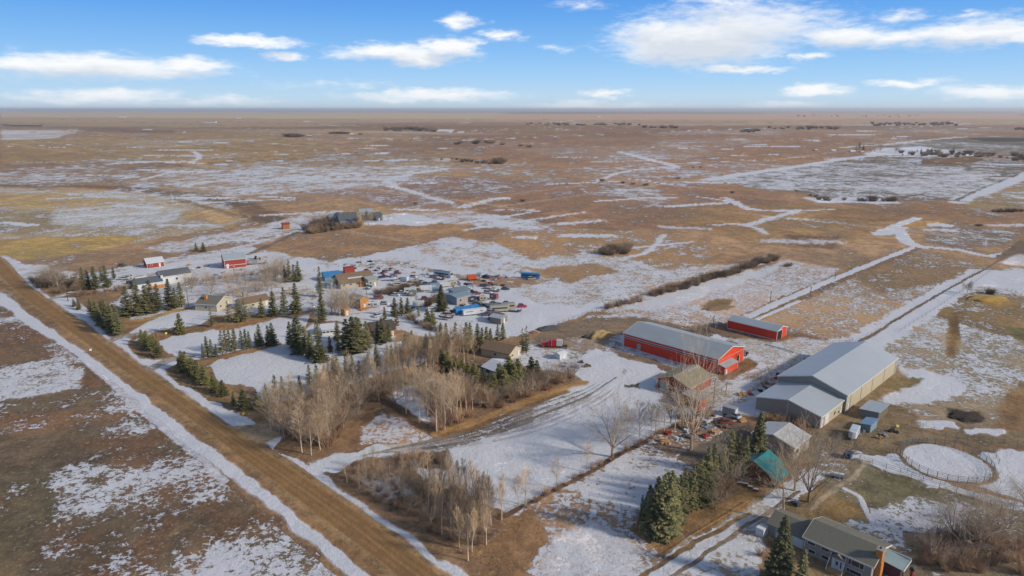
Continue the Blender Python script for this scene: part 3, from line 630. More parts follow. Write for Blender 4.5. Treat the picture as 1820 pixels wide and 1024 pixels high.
def leafmat(name, a, b_, c3, rnd=.35):
    m, t, b = newmat(name)
    pos = t.new('ShaderNodeNewGeometry').outputs['Position']
    n = t.noise(pos, .55, 4, .7); n2 = t.noise(pos, 3.0, 2, .6)
    c = t.mix(t.ramp(n, .35, .65), (*a, 1), (*b_, 1)); c = t.mix(t.math('MULTIPLY', t.ramp(n2, .45, .75), .6), c, (*c3, 1))
    ri = t.new('ShaderNodeObjectInfo').outputs['Random']
    c = t.mix(1.0, c, t.mix(ri, (1-rnd, 1-rnd, 1-rnd*.9, 1), (1+rnd, 1+rnd*.8, 1+rnd*.5, 1)), 'MULTIPLY')
    t.l.new(c, b.inputs['Base Color']); b.inputs['Roughness'].default_value = .9; b.inputs['Specular IOR Level'].default_value = .15
    return m
NEEDLE = leafmat('spruce_needles', (.115, .125, .06), (.22, .215, .105), (.34, .28, .14))
NEEDLE2 = leafmat('juniper_needles', (.10, .11, .045), (.20, .19, .075), (.30, .25, .10))
NEEDLER = leafmat('rusty_needles', (.11, .085, .035), (.20, .12, .05), (.26, .15, .06))
BARK = leafmat('spruce_bark', (.10, .075, .055), (.15, .11, .08), (.2, .15, .1))
TWIG = leafmat('aspen_twigs', (.40, .31, .21), (.52, .42, .30), (.30, .21, .14), .45)
TRUNK = leafmat('aspen_bark', (.50, .41, .31), (.62, .53, .41), (.30, .23, .165))
TWIGG = leafmat('elm_twigs', (.38, .30, .22), (.48, .40, .30), (.28, .21, .15))
TRUNKG = leafmat('elm_bark', (.30, .24, .18), (.42, .34, .26), (.2, .15, .11))
BRUSH = leafmat('willow_brush', (.32, .21, .14), (.43, .30, .20), (.22, .14, .10))
BRUSHD = leafmat('dark_brush', (.20, .15, .105), (.30, .23, .165), (.14, .10, .075))
rd = random.Random(7)
def ru(a, b): return rd.uniform(a, b)
# ---------------------------------------------------------------- trees
def spruce_mesh(H, Rm, lv, nb, gap=0., low=.05, mat=None):
    cr = MB(); zs = [low+(1-low)*((i+.5)/lv)**.92 for i in range(lv)]
    for i, t in enumerate(zs):
        z0 = t*H; prof = (1-t)**.82*(1.0 if t > .14 else .82)
        for k in range(max(4, int(nb*(.55+.45*(1-t))))):
            if rd.random() < gap: continue
            a = ru(0, 2*math.pi); L = Rm*prof*ru(.62, 1.12)+.12
            z = z0+ru(-.5, .5)*H/lv; dr = ru(.10, .30)*(1-t)-.25*t
            dx, dy = math.cos(a), math.sin(a); px, py = -dy, dx
            m = max(3, int(L/.28))
            for j in range(m):
                s_ = (j+.6)/m; r = L*s_; zz = z-dr*r+.10*r*s_
                wl = (.20+.30*L*(1-s_)**.7*.6+.08)*ru(.7, 1.3)
                for sg in (-1, 1):
                    f = ru(.3, .8); h = ru(-.16, .10)
                    ox, oy = dx*r, dy*r
                    tx, ty = ox+px*sg*wl+dx*wl*f, oy+py*sg*wl+dy*wl*f
                    w_ = .17+.05*L
                    cr.quad((ox-dx*w_*.5, oy-dy*w_*.5, zz+.05), (ox+dx*w_, oy+dy*w_, zz+.02+ru(-.06, .06)), (tx+dx*w_*.4, ty+dy*w_*.4, zz+h-.10), (tx-dx*w_*.4, ty-dy*w_*.4, zz+h-.04))
            ox, oy = dx*L, dy*L; zz = z-dr*L+.10*L
            cr.quad((dx*L*.8-px*.12, dy*L*.8-py*.12, zz), (dx*L*.8+px*.12, dy*L*.8+py*.12, zz), (ox*1.12, oy*1.12, zz-.02))
    for k in range(10):
        a = ru(0, 6.28); z = H*(1-.012*k); cr.quad((0, 0, z+.35), (math.cos(a)*.10*(1+k*.3), math.sin(a)*.10*(1+k*.3), z-.1), (math.cos(a+.9)*.10*(1+k*.3), math.sin(a+.9)*.10*(1+k*.3), z-.18))
    tr = MB(); tr.tube((0, 0, -.3), (0, 0, H*.55), .022*H, .012*H, 6); tr.tube((0, 0, H*.55), (0, 0, H*.98), .012*H, .02, 5)
    return tr, cr
def proto(name, cat, parts):
    r = D.objects.new(name, None); COL.objects.link(r); r['category'] = cat; r['label'] = 'x'
    ch = [mb.build(n, mt, r) for (n, mb, mt) in parts]
    return [r, ch, False]
PROTO = {}
def addproto(key, name, cat, H, parts): PROTO.setdefault(key, []).append((proto(name, cat, parts), H))
for (Rr, lv, nb, gp, lo) in ((2.5, 24, 12, .0, .05), (2.9, 22, 12, .05, .03), (2.2, 22, 11, .12, .10), (3.2, 24, 13, .0, .02)):
    tr, cr_ = spruce_mesh(12, Rr, lv, nb, gp, lo); addproto('spruce', 'spruce_tree', 'spruce', 12, [('trunk', tr, BARK), ('crown', cr_, NEEDLE)])
for (Rr, lv, nb, gp, lo) in ((1.35, 22, 9, .05, .08), (1.6, 20, 8, .25, .15)):
    tr, cr_ = spruce_mesh(9, Rr, lv, nb, gp, lo); addproto('slim', 'young_spruce', 'spruce', 9, [('trunk', tr, BARK), ('crown', cr_, NEEDLE)])
for (Rr, lv, nb, gp, lo) in ((2.9, 15, 14, .0, .0), (2.5, 15, 14, .0, .0)):
    tr, cr_ = spruce_mesh(7, Rr, lv, nb, gp, lo); addproto('bushy', 'bushy_spruce', 'spruce', 7, [('trunk', tr, BARK), ('crown', cr_, NEEDLE2)])
tr, cr_ = spruce_mesh(7, 1.7, 16, 9, .1, .05); addproto('rusty', 'rusty_spruce', 'spruce', 7, [('trunk', tr, BARK), ('crown', cr_, NEEDLER)])
# the tall open spruce and the near detailed one
tr, cr_ = spruce_mesh(12, 3.0, 15, 8, .1, .10); addproto('open', 'open_spruce', 'spruce', 12, [('trunk', tr, BARK), ('crown', cr_, NEEDLE)])
tr, cr_ = spruce_mesh(12, 2.9, 30, 15, .0, .03); addproto('near', 'spruce_tree', 'spruce', 12, [('trunk', tr, BARK), ('crown', cr_, NEEDLE)])
def bare(H, form, seed):
    r_ = random.Random(seed); tr = MB(); cw = MB()
    def U(a, b): return r_.uniform(a, b)
    def grow(p, d, L, rad, lev, maxlev, mb):
        n = 3 if lev < 2 else 2; q = p; dd = Vector(d)
        up = {'poplar': .30, 'aspen': .16, 'elm': .02}[form]
        for i in range(n):
            dd = (dd+Vector((U(-.16, .16), U(-.16, .16), up*.6+U(-.08, .1)))).normalized()
            q2 = q+dd*(L/n); ra = rad*(1-.55*i/n); rb = rad*(1-.55*(i+1)/n)
            (tr if lev <= 1 and rad > .035 else cw).tube(q, q2, ra, max(rb, .012), 4 if lev == 0 else 3)
            if lev < maxlev:
                k = {0: 0, 1: 2, 2: 2, 3: 2}[lev] if lev else 0
                for _ in range(k+(1 if i == n-1 else 0)):
                    ax = Vector((U(-1, 1), U(-1, 1), U(-.5, .5))); sp_ = {'poplar': .42, 'aspen': .60, 'elm': .85}[form]
                    nd = (dd+ax.normalized()*sp_).normalized()
                    grow(q2, nd, L*U(.45, .7), max(rb*.55, .012), lev+1, maxlev, mb)
            q = q2
        return q
    lean = Vector((U(-.05, .05), U(-.05, .05), 1)).normalized()
    if form == 'elm':
        base = Vector((0, 0, -.2)); th = H*.16; fork = lean*th; tr.tube(base, fork, .030*H, .024*H, 6)
        for k in range(6):
            a = k*1.05+U(-.3, .3); grow(fork, Vector((math.cos(a)*.75, math.sin(a)*.75, U(.6, 1.3))).normalized(), H*U(.46, .60), .013*H, 1, 4, tr)
        grow(fork, lean, H*.66, .015*H, 1, 4, tr)
    else:
        nst = 9; q = Vector((0, 0, -.2)); d = lean.copy()
        for i in range(nst):
            t = i/nst; q2 = q+d*(H*.9/nst); r0 = .0115*H*(1-t)+.02; tr.tube(q, q2, r0, .0115*H*(1-t-1/nst)+.02, 5)
            d = (d+Vector((U(-.06, .06), U(-.06, .06), 0))).normalized()
            if t > .22:
                for _ in range(4 if form == 'aspen' else 5):
                    a = U(0, 6.28); e = .75 if form == 'aspen' else .42
                    L = H*(.30 if form == 'aspen' else .24)*(1.15-t)*U(.7, 1.2)
                    grow(q.lerp(q2, U(0, 1)), Vector((math.cos(a)*e, math.sin(a)*e, U(.7, 1.1))).normalized(), L, .035*(1.2-t)*H/11, 2, 4, cw)
            q = q2
        grow(q, d, H*.14, .03, 2, 3, cw)
    return tr, cw
for k in range(5):
    tr, cr_ = bare(11, 'aspen', 100+k); addproto('aspen', 'bare_aspen', 'tree', 11, [('trunk', tr, TRUNK), ('crown', cr_, TWIG)])
for k in range(3):
    tr, cr_ = bare(11, 'poplar', 200+k); addproto('poplar', 'bare_poplar', 'tree', 11, [('trunk', tr, TRUNK), ('crown', cr_, TWIG)])
for k in range(3):
    tr, cr_ = bare(12, 'elm', 300+k); addproto('elm', 'bare_elm', 'tree', 12, [('trunk', tr, TRUNKG), ('crown', cr_, TWIGG)])
def shrub(H, n, spread, seed, fine=3):
    r_ = random.Random(seed); st = MB(); tw = MB()
    for i in range(n):
        a = r_.uniform(0, 6.28); rr = r_.uniform(0, .35)*spread; p = Vector((math.cos(a)*rr, math.sin(a)*rr, -.1))
        d = Vector((math.cos(a)*r_.uniform(.1, .9)*spread/H, math.sin(a)*r_.uniform(.1, .9)*spread/H, 1)).normalized()
        L = H*r_.uniform(.6, 1.05); q = p+d*L*.5; q2 = q+(d+Vector((r_.uniform(-.25, .25), r_.uniform(-.25, .25), .1))).normalized()*L*.5
        st.tube(p, q, .03, .02, 3); tw.tube(q, q2, .02, .008, 3)
        for j in range(fine):
            s_ = r_.uniform(.25, .95); b0 = p.lerp(q, s_*2) if s_ < .5 else q.lerp(q2, s_*2-1)
            e = (d+Vector((r_.uniform(-.8, .8), r_.uniform(-.8, .8), r_.uniform(-.1, .5)))).normalized()*L*r_.uniform(.15, .35)
            tw.tube(b0, b0+e, .016, .007, 3)
    return st, tw
for k in range(4):
    s_, tw = shrub(2.8, 60, 1.7, 400+k); addproto('shrub', 'bare_shrub', 'shrub', 2.8, [('stems', s_, BRUSH), ('twigs', tw, BRUSH)])
for k in range(3):
    s_, tw = shrub(2.4, 120, 2.2, 450+k, 4); addproto('dshrub', 'dense_willow', 'shrub', 2.4, [('stems', s_, BRUSHD), ('twigs', tw, BRUSHD)])
for k in range(3):
    s_, tw = shrub(2.4, 150, 2.2, 480+k, 4); addproto('fartree', 'distant_tree', 'tree', 2.4, [('stems', s_, BRUSHD), ('twigs', tw, BRUSHD)])
def ordw(n):
    o = ['', 'first','second','third','fourth','fifth','sixth','seventh','eighth','ninth','tenth','eleventh','twelfth','thirteenth','fourteenth','fifteenth','sixteenth','seventeenth','eighteenth','nineteenth']
    t = {2: 'twenty', 3: 'thirty', 4: 'forty', 5: 'fifty', 6: 'sixty', 7: 'seventy', 8: 'eighty', 9: 'ninety'}
    tt = {2: 'twentieth', 3: 'thirtieth', 4: 'fortieth', 5: 'fiftieth', 6: 'sixtieth', 7: 'seventieth', 8: 'eightieth', 9: 'ninetieth'}
    if n < 20: return o[n]
    return tt[n//10] if n % 10 == 0 else t[n//10]+'-'+o[n % 10]
def plant(key, lst, desc, where, group, wide=1.0, order='left'):
    if key == 'spruce' and lst[0][1] < 830: wide *= 1.22
    """lst: (x, base y, top y) in the photograph; each becomes one tree standing there at its own height"""
    lst = sorted(lst, key=lambda p: p[0])
    pr = PROTO[key]; out = []
    for i, it in enumerate(lst):
        x, yb, yt = it[:3]; h = max(.6, hgt(x, yb, yt)) if yt > 0 else -yt
        (root, ch, used), H0 = pr[rd.randrange(len(pr))]; p = next(q for q in pr if q[0][0] is root)[0]
        s = h/H0; sc = (s*wide*ru(.9, 1.1), s*wide*ru(.9, 1.1), s); loc = G(x, yb); rz = ru(0, 6.28)
        lab = (desc+(' '+ordw(i+1)+' from the left' if len(lst) > 1 else '')+' '+where).strip()
        if not p[2]:
            p[2] = True; root.location = loc; root.rotation_euler = (0, 0, rz); root.scale = sc; root['label'] = lab; root['group'] = group; o = root
        else: o = clone(root, ch, lab, loc, rz, group, sc)
        if len(lst) == 1 and not group: del o['group']
        out.append(o)
    return out
def scatter(poly_, n, h0, h1, mind=1.6):
    P = [tuple(G(*p)[:2]) for p in poly_]; xs = [p[0] for p in P]; yy = [p[1] for p in P]; out = []; tries = 0
    while len(out) < n and tries < n*200:
        tries += 1; x, y = ru(min(xs), max(xs)), ru(min(yy), max(yy)); ins = False
        for i in range(len(P)):
            a, b = P[i], P[(i+1) % len(P)]
            if (a[1] > y) != (b[1] > y) and x < (b[0]-a[0])*(y-a[1])/(b[1]-a[1])+a[0]: ins = not ins
        if not ins or any((x-q[0])**2+(y-q[1])**2 < mind**2 for q in out): continue
        out.append((x, y))
    res = []
    for x, y in out:   # back to photo coordinates for plant()
        zc = y*CP+CZ*SP; yc = y*SP-CZ*CP
        res.append((910+F*x/zc, 512-F*yc/zc, -ru(h0, h1)))
    return res
def line(pts, n, h0, h1, jit=.4):
    P = [G(*p) for p in pts]; cum = [0]
    for a, b in zip(P[:-1], P[1:]): cum.append(cum[-1]+(b-a).length)
    res = []
    for k in range(n):
        s_ = cum[-1]*(k+.5)/n
        for i in range(len(P)-1):
            if s_ <= cum[i+1]:
                q = P[i].lerp(P[i+1], (s_-cum[i])/(cum[i+1]-cum[i])); break
        x, y = q.x+ru(-jit, jit), q.y+ru(-jit, jit); zc = y*CP+CZ*SP; yc = y*SP-CZ*CP
        res.append((910+F*x/zc, 512-F*yc/zc, -ru(h0, h1)))
    return res
# ---------------------------------------------------------------- planting plan
g_ = 'spruces around the acreages'
plant('spruce', [(150,514,475),(158,513,480),(170,514,474),(181,502,475),(190,511,472),(203,497,474)], 'dark spruce', 'in the clump beside the white house drive', g_)
plant('spruce', [(163,562,530),(172,567,533),(183,574,535),(192,582,540),(201,590,543),(212,596,546),(187,566,534),(178,578,545),(205,582,541),(197,573,538)], 'dense spruce', 'in the thick clump by the gravel road', g_)
plant('bushy', [(132,545,531),(140,550,533)], 'low spruce', 'at the upper tip of the roadside clump', g_)
plant('spruce', [(228,562,508),(247,560,501),(262,557,507),(270,555,498),(283,554,505),(303,550,499),(323,546,502),(313,549,512)], 'tall dark spruce', 'in the row above the narrow snowy lawn', g_, 1.05)
plant('bushy', [(321,593,557)], 'lone bushy spruce standing on the lawn edge with open snow around', 'it', '')
plant('bushy', [(253,610,586),(262,617,588),(270,624,598),(281,634,606),(275,622,597)], 'bushy spruce', 'in the small clump between two driveways', g_)
plant('slim', [(278,601,588),(241,603,592)], 'tiny slim spruce', 'beside the second driveway', g_)
plant('open', [(376,581,545),(407,573,535),(436,572,520)], 'open limbed spruce', 'in front of the tan house', g_, .95)
plant('spruce', [(466,564,530),(487,562,518),(506,559,511),(527,558,503),(424,572,540)], 'large spruce', 'in the row right of the tan house', g_)
plant('spruce', [(507,501,472),(515,502,461),(523,501,470),(531,500,464)], 'dark spruce', 'beside the dark car at the yard back', g_, .85)
plant('spruce', [(570,528,474)], 'tall narrow spruce standing left of the brown roofed house', '', '', .8)
plant('spruce', [(573,572,521)], 'tall spruce below the narrow one at the yard edge', '', '')
plant('slim', [(362,637,611),(369,634,598),(377,634,603),(385,634,612),(396,629,587),(403,627,586),(409,625,586),(418,624,585),(430,620,587),(438,620,585),(444,618,589),(455,616,592)], 'young spruce', 'on the strip between the two large lawns', g_, 1.15)
plant('spruce', [(462,615,576),(478,614,578),(485,614,574)], 'mid sized spruce', 'at the right end of the lawn strip', g_, .9)
plant('spruce', [(517,617,572),(525,621,569),(532,627,558),(544,633,580),(553,637,588)], 'big spruce', 'in the clump at the top of the main lawn', g_)
plant('bushy', [(570,643,603)], 'round bushy spruce at the lower end of the lawn clump', '', '')
plant('spruce', [(565,606,566),(600,604,570),(587,624,597),(601,627,593)], 'spruce', 'between the lawn clump and the hidden house', g_, .85)
plant('spruce', [(617,624,567),(629,627,563),(641,625,566),(652,622,571),(635,615,564)], 'broad spruce', 'in the dense stand left of the hidden house', g_, 1.3)
plant('spruce', [(672,608,572),(680,610,564),(691,607,574)], 'spruce', 'right in front of the hidden house', g_)
plant('slim', [(474,716,682),(490,708,666),(503,706,669),(518,705,677),(534,701,667),(551,690,647),(564,690,648),(578,690,650),(593,682,637),(601,680,634),(616,677,634),(627,674,630),(639,674,640),(670,655,613),(697,653,613)], 'slim spruce', 'in the row along the driveway below the main lawn', g_, 1.1)
plant('slim', [(721,630,594),(733,627,588),(757,626,594),(784,612,573),(793,612,574),(810,616,573)], 'slim spruce', 'behind the bare trees below the storage yard', g_, 1.1)
plant('spruce', [(829,624,573),(836,621,574),(849,618,575),(857,619,582)], 'dark spruce', 'in the group left of the brown roofed bungalow', g_, .9)
plant('slim', [(865,614,581),(872,613,584),(885,608,576),(894,605,574)], 'dark slim spruce', 'in the pairs above the brown roofed bungalow', g_, 1.3)
plant('open', [(928,624,583),(935,628,579)], 'open limbed spruce', 'beside the bungalow facing the red truck', g_, .9)
plant('bushy', [(324,655,624),(331,660,625),(342,667,636),(352,675,640),(364,684,650),(381,696,667),(397,704,676)], 'bushy spruce', 'in the hedge between the road and main lawn', g_)
plant('spruce', [(416,720,697),(434,727,691),(458,727,700)], 'small spruce', 'at the lower end of the roadside hedge', g_, 1.2)
plant('near', [(785,553,506)], 'largest dark spruce standing alone in the snowy storage yard', '', '', 1.05)
plant('spruce', [(702,562,529),(714,562,529),(725,558,529)], 'small spruce', 'in the trio beside the white camper', g_)
plant('bushy', [(760,577,549),(769,577,550)], 'olive spruce', 'in the pair below the storage yard', g_)
plant('slim', [(744,564,546),(684,572,546)], 'small spruce', 'near the lilac hedge of the storage yard', g_, 1.3)
plant('rusty', [(704,580,553)], 'rusty orange evergreen below the trio of small spruces', '', '')
plant('bushy', [(786,657,621),(796,660,625),(812,664,636),(822,669,640),(832,674,642),(843,682,646),(851,690,655)], 'dark bushy spruce', 'in the bank left of the snowy roof', g_)
plant('bushy', [(864,698,664),(878,700,663),(888,694,646),(897,698,657),(904,684,634),(913,688,645),(920,680,637),(944,671,634),(954,674,640),(931,688,655)], 'olive bushy spruce', 'in front of the snowy roofed house', g_)
plant('spruce', [(1145,944,884),(1155,950,868),(1165,956,848),(1176,957,842),(1188,956,837),(1168,940,852),(1198,945,850),(1140,932,880),(1182,938,838),(1152,936,862),(1205,930,842)], 'large spruce', 'in the big clump left of the brown garden', g_, .80)
plant('spruce', [(1213,922,834),(1228,912,826),(1241,900,815),(1253,892,795),(1220,900,840),(1264,880,787),(1234,903,828),(1247,888,806),(1258,872,800),(1213,905,850)], 'large spruce', 'in the belt between the clump and cabin', g_, .85)
plant('spruce', [(1283,846,790),(1296,842,766),(1308,842,770),(1322,846,775)], 'spruce', 'in the group behind the green roofed cabin', g_, .95)
plant('near', [(1345,826,733)], 'tall dark spruce beside the pale shop behind the cabin', '', '', .95)
plant('near', [(1384,1035,917)], 'nearest large spruce in front of the house garage', '', '', .95)
plant('slim', [(1422,1052,978)], 'small open spruce right of the nearest large spruce', '', '', 1.2)
plant('spruce', [(349,447,431),(362,447,431)], 'small dark spruce', 'beside the far access road', g_, 1.3)
b_ = 'bare deciduous trees of the acreages'
plant('elm', scatter([(490,765),(560,735),(640,705),(720,680),(790,690),(800,720),(640,740),(560,800)], 20, 5, 8, 3.5), 'low tangled bare tree', 'through the grove and fenced triangle', b_, .9)
plant('elm', scatter([(612,862),(700,842),(800,872),(880,915),(850,975),(780,950),(680,890)], 22, 3, 5.2, 3.0), 'low tangled bare tree', 'in the roadside thicket', b_, 1.0)
plant('aspen', scatter([(472,738),(540,722),(600,706),(612,740),(600,770),(585,812),(545,815),(500,790),(478,765)], 34, 9.5, 13.5, 2.0), 'bare tan aspen', 'in the grove at the road corner', b_)
plant('poplar', scatter([(560,716),(640,690),(700,668),(770,645),(785,655),(700,690),(620,722),(575,745)], 34, 9.5, 13.5, 2.0), 'bare tan poplar', 'along the driveway through the grove', b_)
plant('aspen', scatter([(700,655),(770,632),(830,625),(850,640),(790,650),(720,672)], 26, 8, 11.5, 2.0), 'bare aspen', 'in the thicket above the driveway', b_)
plant('aspen', [(700,718,650),(722,735,655),(745,752,660),(760,745,655),(776,768,668),(790,765,655),(802,752,662),(812,748,665),(829,740,655),(820,735,650),(785,740,660),(768,728,650),(750,722,648),(735,715,640),(806,735,660),(718,705,640),(797,725,655),(840,728,665)], 'tall pale aspen', 'inside the fenced triangle of trees', b_)
plant('poplar', [(757,660,600),(770,655,595),(780,650,598),(800,650,600),(812,642,590),(768,670,600),(788,640,592),(765,625,588),(775,622,582),(790,628,584)], 'bare poplar', 'between the storage yard and snowy roof', b_, 1.3)
plant('shrub', scatter([(480,745),(560,720),(700,680),(780,655),(800,660),(700,700),(620,735),(600,790),(540,800)], 60, 2.0, 4.6, 1.4), 'russet shrub', 'under the grove by the road corner', 'undergrowth shrubs', 1.3)
plant('shrub', scatter([(745,700),(830,690),(980,668),(1020,672),(1000,686),(860,738),(785,766),(760,740)], 64, 2.2, 4.6, 1.5), 'russet shrub', 'inside the fenced triangle of trees', 'undergrowth shrubs', 1.2)
plant('elm', [(1000,676,650),(985,680,655),(968,690,655),(1022,668,638),(1010,668,645),(975,668,650),(948,700,668),(930,708,676),(910,712,680),(885,720,690),(865,725,690)], 'grey brown tree', 'along the inner side of the golden fence line', b_)
plant('aspen', scatter([(600,858),(660,836),(720,842),(780,855),(800,880),(740,905),(680,885)], 22, 4.5, 7, 2.0), 'bare tangled aspen', 'in the upper part of the roadside thicket', b_)
plant('poplar', scatter([(745,890),(800,868),(890,912),(895,930),(872,965),(835,1000),(790,965)], 30, 8, 12, 2.0), 'bare golden poplar', 'in the lower part of the roadside thicket', b_)
plant('shrub', scatter([(595,850),(640,825),(790,862),(890,915),(870,965),(835,1005),(760,945),(660,890)], 70, .9, 2.0, 1.6), 'russet brush clump', 'under the roadside thicket', 'undergrowth shrubs', 1.4)
plant('shrub', scatter([(700,815),(760,805),(790,815),(780,832),(720,835)], 14, 1.4, 2.6, 1.4), 'russet brush clump', 'on the dark bank below the wheel tracks', 'undergrowth shrubs', 1.3)
plant('aspen', [(730,835,800),(742,833,795),(760,838,800)], 'small bare tree', 'on the dark bank below the wheel tracks', b_)
plant('elm', [(1088,812,715)], 'large spreading bare tree at the lower edge of the snow sweep', '', '')
plant('aspen', [(934,898,828),(921,900,845),(990,868,812),(1043,838,785),(1114,792,716),(1137,785,706),(1158,774,712),(1165,772,716),(1180,770,700),(1199,764,690),(1207,760,702)], 'thin bare tree', 'along the old fence line below the snow sweep', b_)
plant('elm', [(1228,800,640)], 'tall spreading bare tree in front of the red round roofed shop', '', '', .62)
plant('elm', [(1254,745,690),(1192,752,700)], 'bare tree', 'beside the small old red shed', b_)
plant('shrub', line([(920,905),(1000,862),(1090,815),(1140,788),(1200,756),(1262,738)], 22, .9, 2.0, .8), 'rusty shrub', 'along the old fence line below the snow sweep', 'shrubs on the old fence line', 1.5)
plant('shrub', scatter([(1205,742),(1262,725),(1290,742),(1230,765),(1190,765)], 14, 1.0, 2.2, 1.6), 'brown shrub', 'in the scrap patch below the small red shed', 'shrubs on the old fence line', 1.4)
plant('elm', [(1290,884,806)], 'bare pale tree before the spruces left of the cabin', '', '', .8)
plant('elm', [(1272,905,860)], 'small bent bare tree at the garden edge', '', '')
plant('aspen', [(1392,925,806)], 'tall forked pale tree in front of the cabin porch', '', '', 1.15)
plant('elm', [(1437,893,785),(1412,872,778),(1475,812,765)], 'bare golden tree', 'between the cabin and the pale shop', b_, .8)
plant('poplar', [(1378,810,790),(1390,815,792),(1400,820,796),(1410,822,800),(1368,800,780)], 'upright golden shrub', 'along the wall of the pale shop', 'shrubs at the pale shop')
plant('shrub', line([(1345,742),(1372,752),(1400,750),(1428,762)], 9, 1.4, 2.8, .6), 'golden brush', 'at the foot of the grey arena annex', 'brush at the arena wall', 1.3)
plant('elm', [(1690,960,885),(1712,985,900),(1740,975,880),(1765,968,876),(1655,1000,930),(1820,900,850),(1795,940,870)], 'grey bare tree', 'in the scrub by the bottom right corner', b_, .85)
plant('shrub', scatter([(1620,1000),(1660,955),(1760,940),(1815,960),(1820,1020),(1700,1024)], 34, 2.0, 3.6, 1.6), 'dense grey shrub', 'in the scrub by the bottom right corner', 'scrub in the bottom right corner', 1.1)
plant('shrub', scatter([(1330,1010),(1370,960),(1400,1000),(1420,1060),(1340,1060)], 8, 1.2, 2.2, 1.2), 'brown garden shrub', 'beside the nearest large spruce', 'garden shrubs', 1.2)
plant('poplar', [(1212,868,838),(1203,875,845),(1150,905,880),(1130,938,900)], 'small bluish bare tree', 'on the snow side of the spruce belt', b_)
plant('dshrub', scatter([(55,497),(95,488),(128,500),(140,522),(95,524),(70,512)], 14, 2.4, 4.2, 3.0), 'brown thicket bush', 'at the bend of the gravel road', 'bushes at the road bend', 1.3)
plant('elm', [(96,512,470),(104,515,478),(88,500,468),(80,505,478)], 'bare tree', 'in the bush clump at the road bend', b_)
plant('shrub', line([(135,528),(180,520),(215,515),(245,512)], 10, 1.6, 3.0, 1.0), 'brown hedge bush', 'along the first driveway', 'hedge along the first driveway', 1.6)
plant('elm', scatter([(320,520),(345,505),(440,495),(500,480),(520,510),(440,530),(370,530)], 26, 4.5, 7.5, 3.5), 'small grey tree', 'in the shelterbelt behind the tan house', b_)
plant('shrub', line([(305,500),(360,500),(420,492),(470,486)], 16, 1.4, 2.8, 1.0), 'small hedge shrub', 'in the hedge right of the white house', 'hedge right of the white house', 1.5)
plant('elm', [(480,500,468),(490,498,466),(500,495,464),(472,500,470)], 'tawny tree', 'beside the dark spruces at the yard back', b_)
plant('elm', [(596,560,515),(604,562,515),(612,560,517),(590,556,520),(620,556,522),(632,548,512),(617,545,510)], 'pale feathery tree', 'left of the orange sided house', b_, .9)
plant('dshrub', line([(676,524),(700,520),(720,513),(740,508)], 14, 2.2, 3.4, 1.5), 'dark bush', 'in the windbreak in the storage yard', 'windbreak bushes', 1.4)
plant('dshrub', line([(754,545),(770,538),(780,532)], 6, 2.0, 3.2, 1.0), 'dark bush', 'behind the largest dark spruce', 'windbreak bushes', 1.4)
plant('dshrub', line([(725,565),(745,575),(765,585),(780,590)], 10, 1.4, 2.6, 1.0), 'lilac grey bush', 'in the hedge curving below the storage yard', 'curved hedge bushes', 1.4)
plant('shrub', line([(1076,550),(1105,543),(1136,536)], 12, 1.8, 3.0, 1.2), 'creek bush', 'in the short hedge above the mud yard', 'bushes of the creek hedge', 1.6)
plant('dshrub', line([(1158,527),(1190,517),(1240,505)], 16, 1.8, 2.8, 1.6), 'russet creek bush', 'in the lower run of the creek hedge', 'bushes of the creek hedge', 1.5)
plant('dshrub', line([(1248,500),(1280,492),(1318,482)], 18, 2.6, 3.8, 2.0), 'tall creek bush', 'in the middle run of the creek hedge', 'bushes of the creek hedge', 1.3)
plant('dshrub', line([(1320,478),(1345,470),(1378,461)], 16, 2.4, 3.6, 2.4), 'creek bush', 'in the far run of the creek hedge', 'bushes of the creek hedge', 1.5)
plant('dshrub', scatter([(1068,450),(1090,440),(1116,441),(1112,451),(1080,454)], 12, 3.0, 4.2, 3.5), 'willow bush', 'in the oval clump by the curved track', 'oval willow clump', 1.6)
plant('dshrub', [(1403,473,466),(1398,474,468)], 'dark bush', 'at the end of the creek hedge', 'bushes of the creek hedge', 1.6)
plant('poplar', [(1712,520,500),(1718,524,498),(1724,522,502)], 'thin bare tree', 'beside the straw coloured mound', b_, 1.4)
plant('dshrub', [(1758,522,512),(1763,523,514)], 'dark bush', 'beside the straw coloured mound', 'mound bushes', 1.3)
# prairie bushes and groves of the middle distance
q_ = 'prairie bushes'
plant('dshrub', [(818,255,249),(848,254,247),(868,254,247),(812,257,252),(845,256,249),(873,255,248),(893,258,253),(925,260,256),(940,262,257)], 'dark prairie bush', 'in the upper row of the far draw', q_, 2.0)
plant('dshrub', [(822,288,281),(830,287,281),(838,288,283),(858,290,284),(862,289,283),(870,292,286),(884,290,279),(888,290,280),(892,291,281),(879,291,282),(848,290,285),(812,284,280),(803,283,280),(785,284,281)], 'dark prairie bush', 'in the lower row of the far draw', q_, 1.6)
plant('dshrub', [(929,358,352),(1070,322,316),(1107,326,321),(1125,328,323),(1150,329,324),(1146,330,325),(1007,328,325),(1232,299,296),(1245,298,295),(1301,343,339),(739,363,358),(1205,318,313),(1415,340,336),(1450,350,345),(1440,348,344)], 'solitary prairie bush', 'scattered across the middle prairie', q_, 1.5)
plant('dshrub', [(1455,355,348),(1467,356,349),(1473,357,351),(1500,356,350),(1528,357,350),(1535,358,351),(1549,357,346),(1553,358,349),(1570,358,352),(1583,358,347),(1588,358,347),(1578,358,352)], 'dark bush', 'on the near edge of the striped snowy field', q_, 1.3)
plant('dshrub', [(1742,402,397),(1737,402,398),(1775,377,370),(1785,377,370),(1796,377,369),(1804,376,370),(1765,376,372),(1815,376,370)], 'dark bush', 'beyond the pond on the right', q_, 1.6)
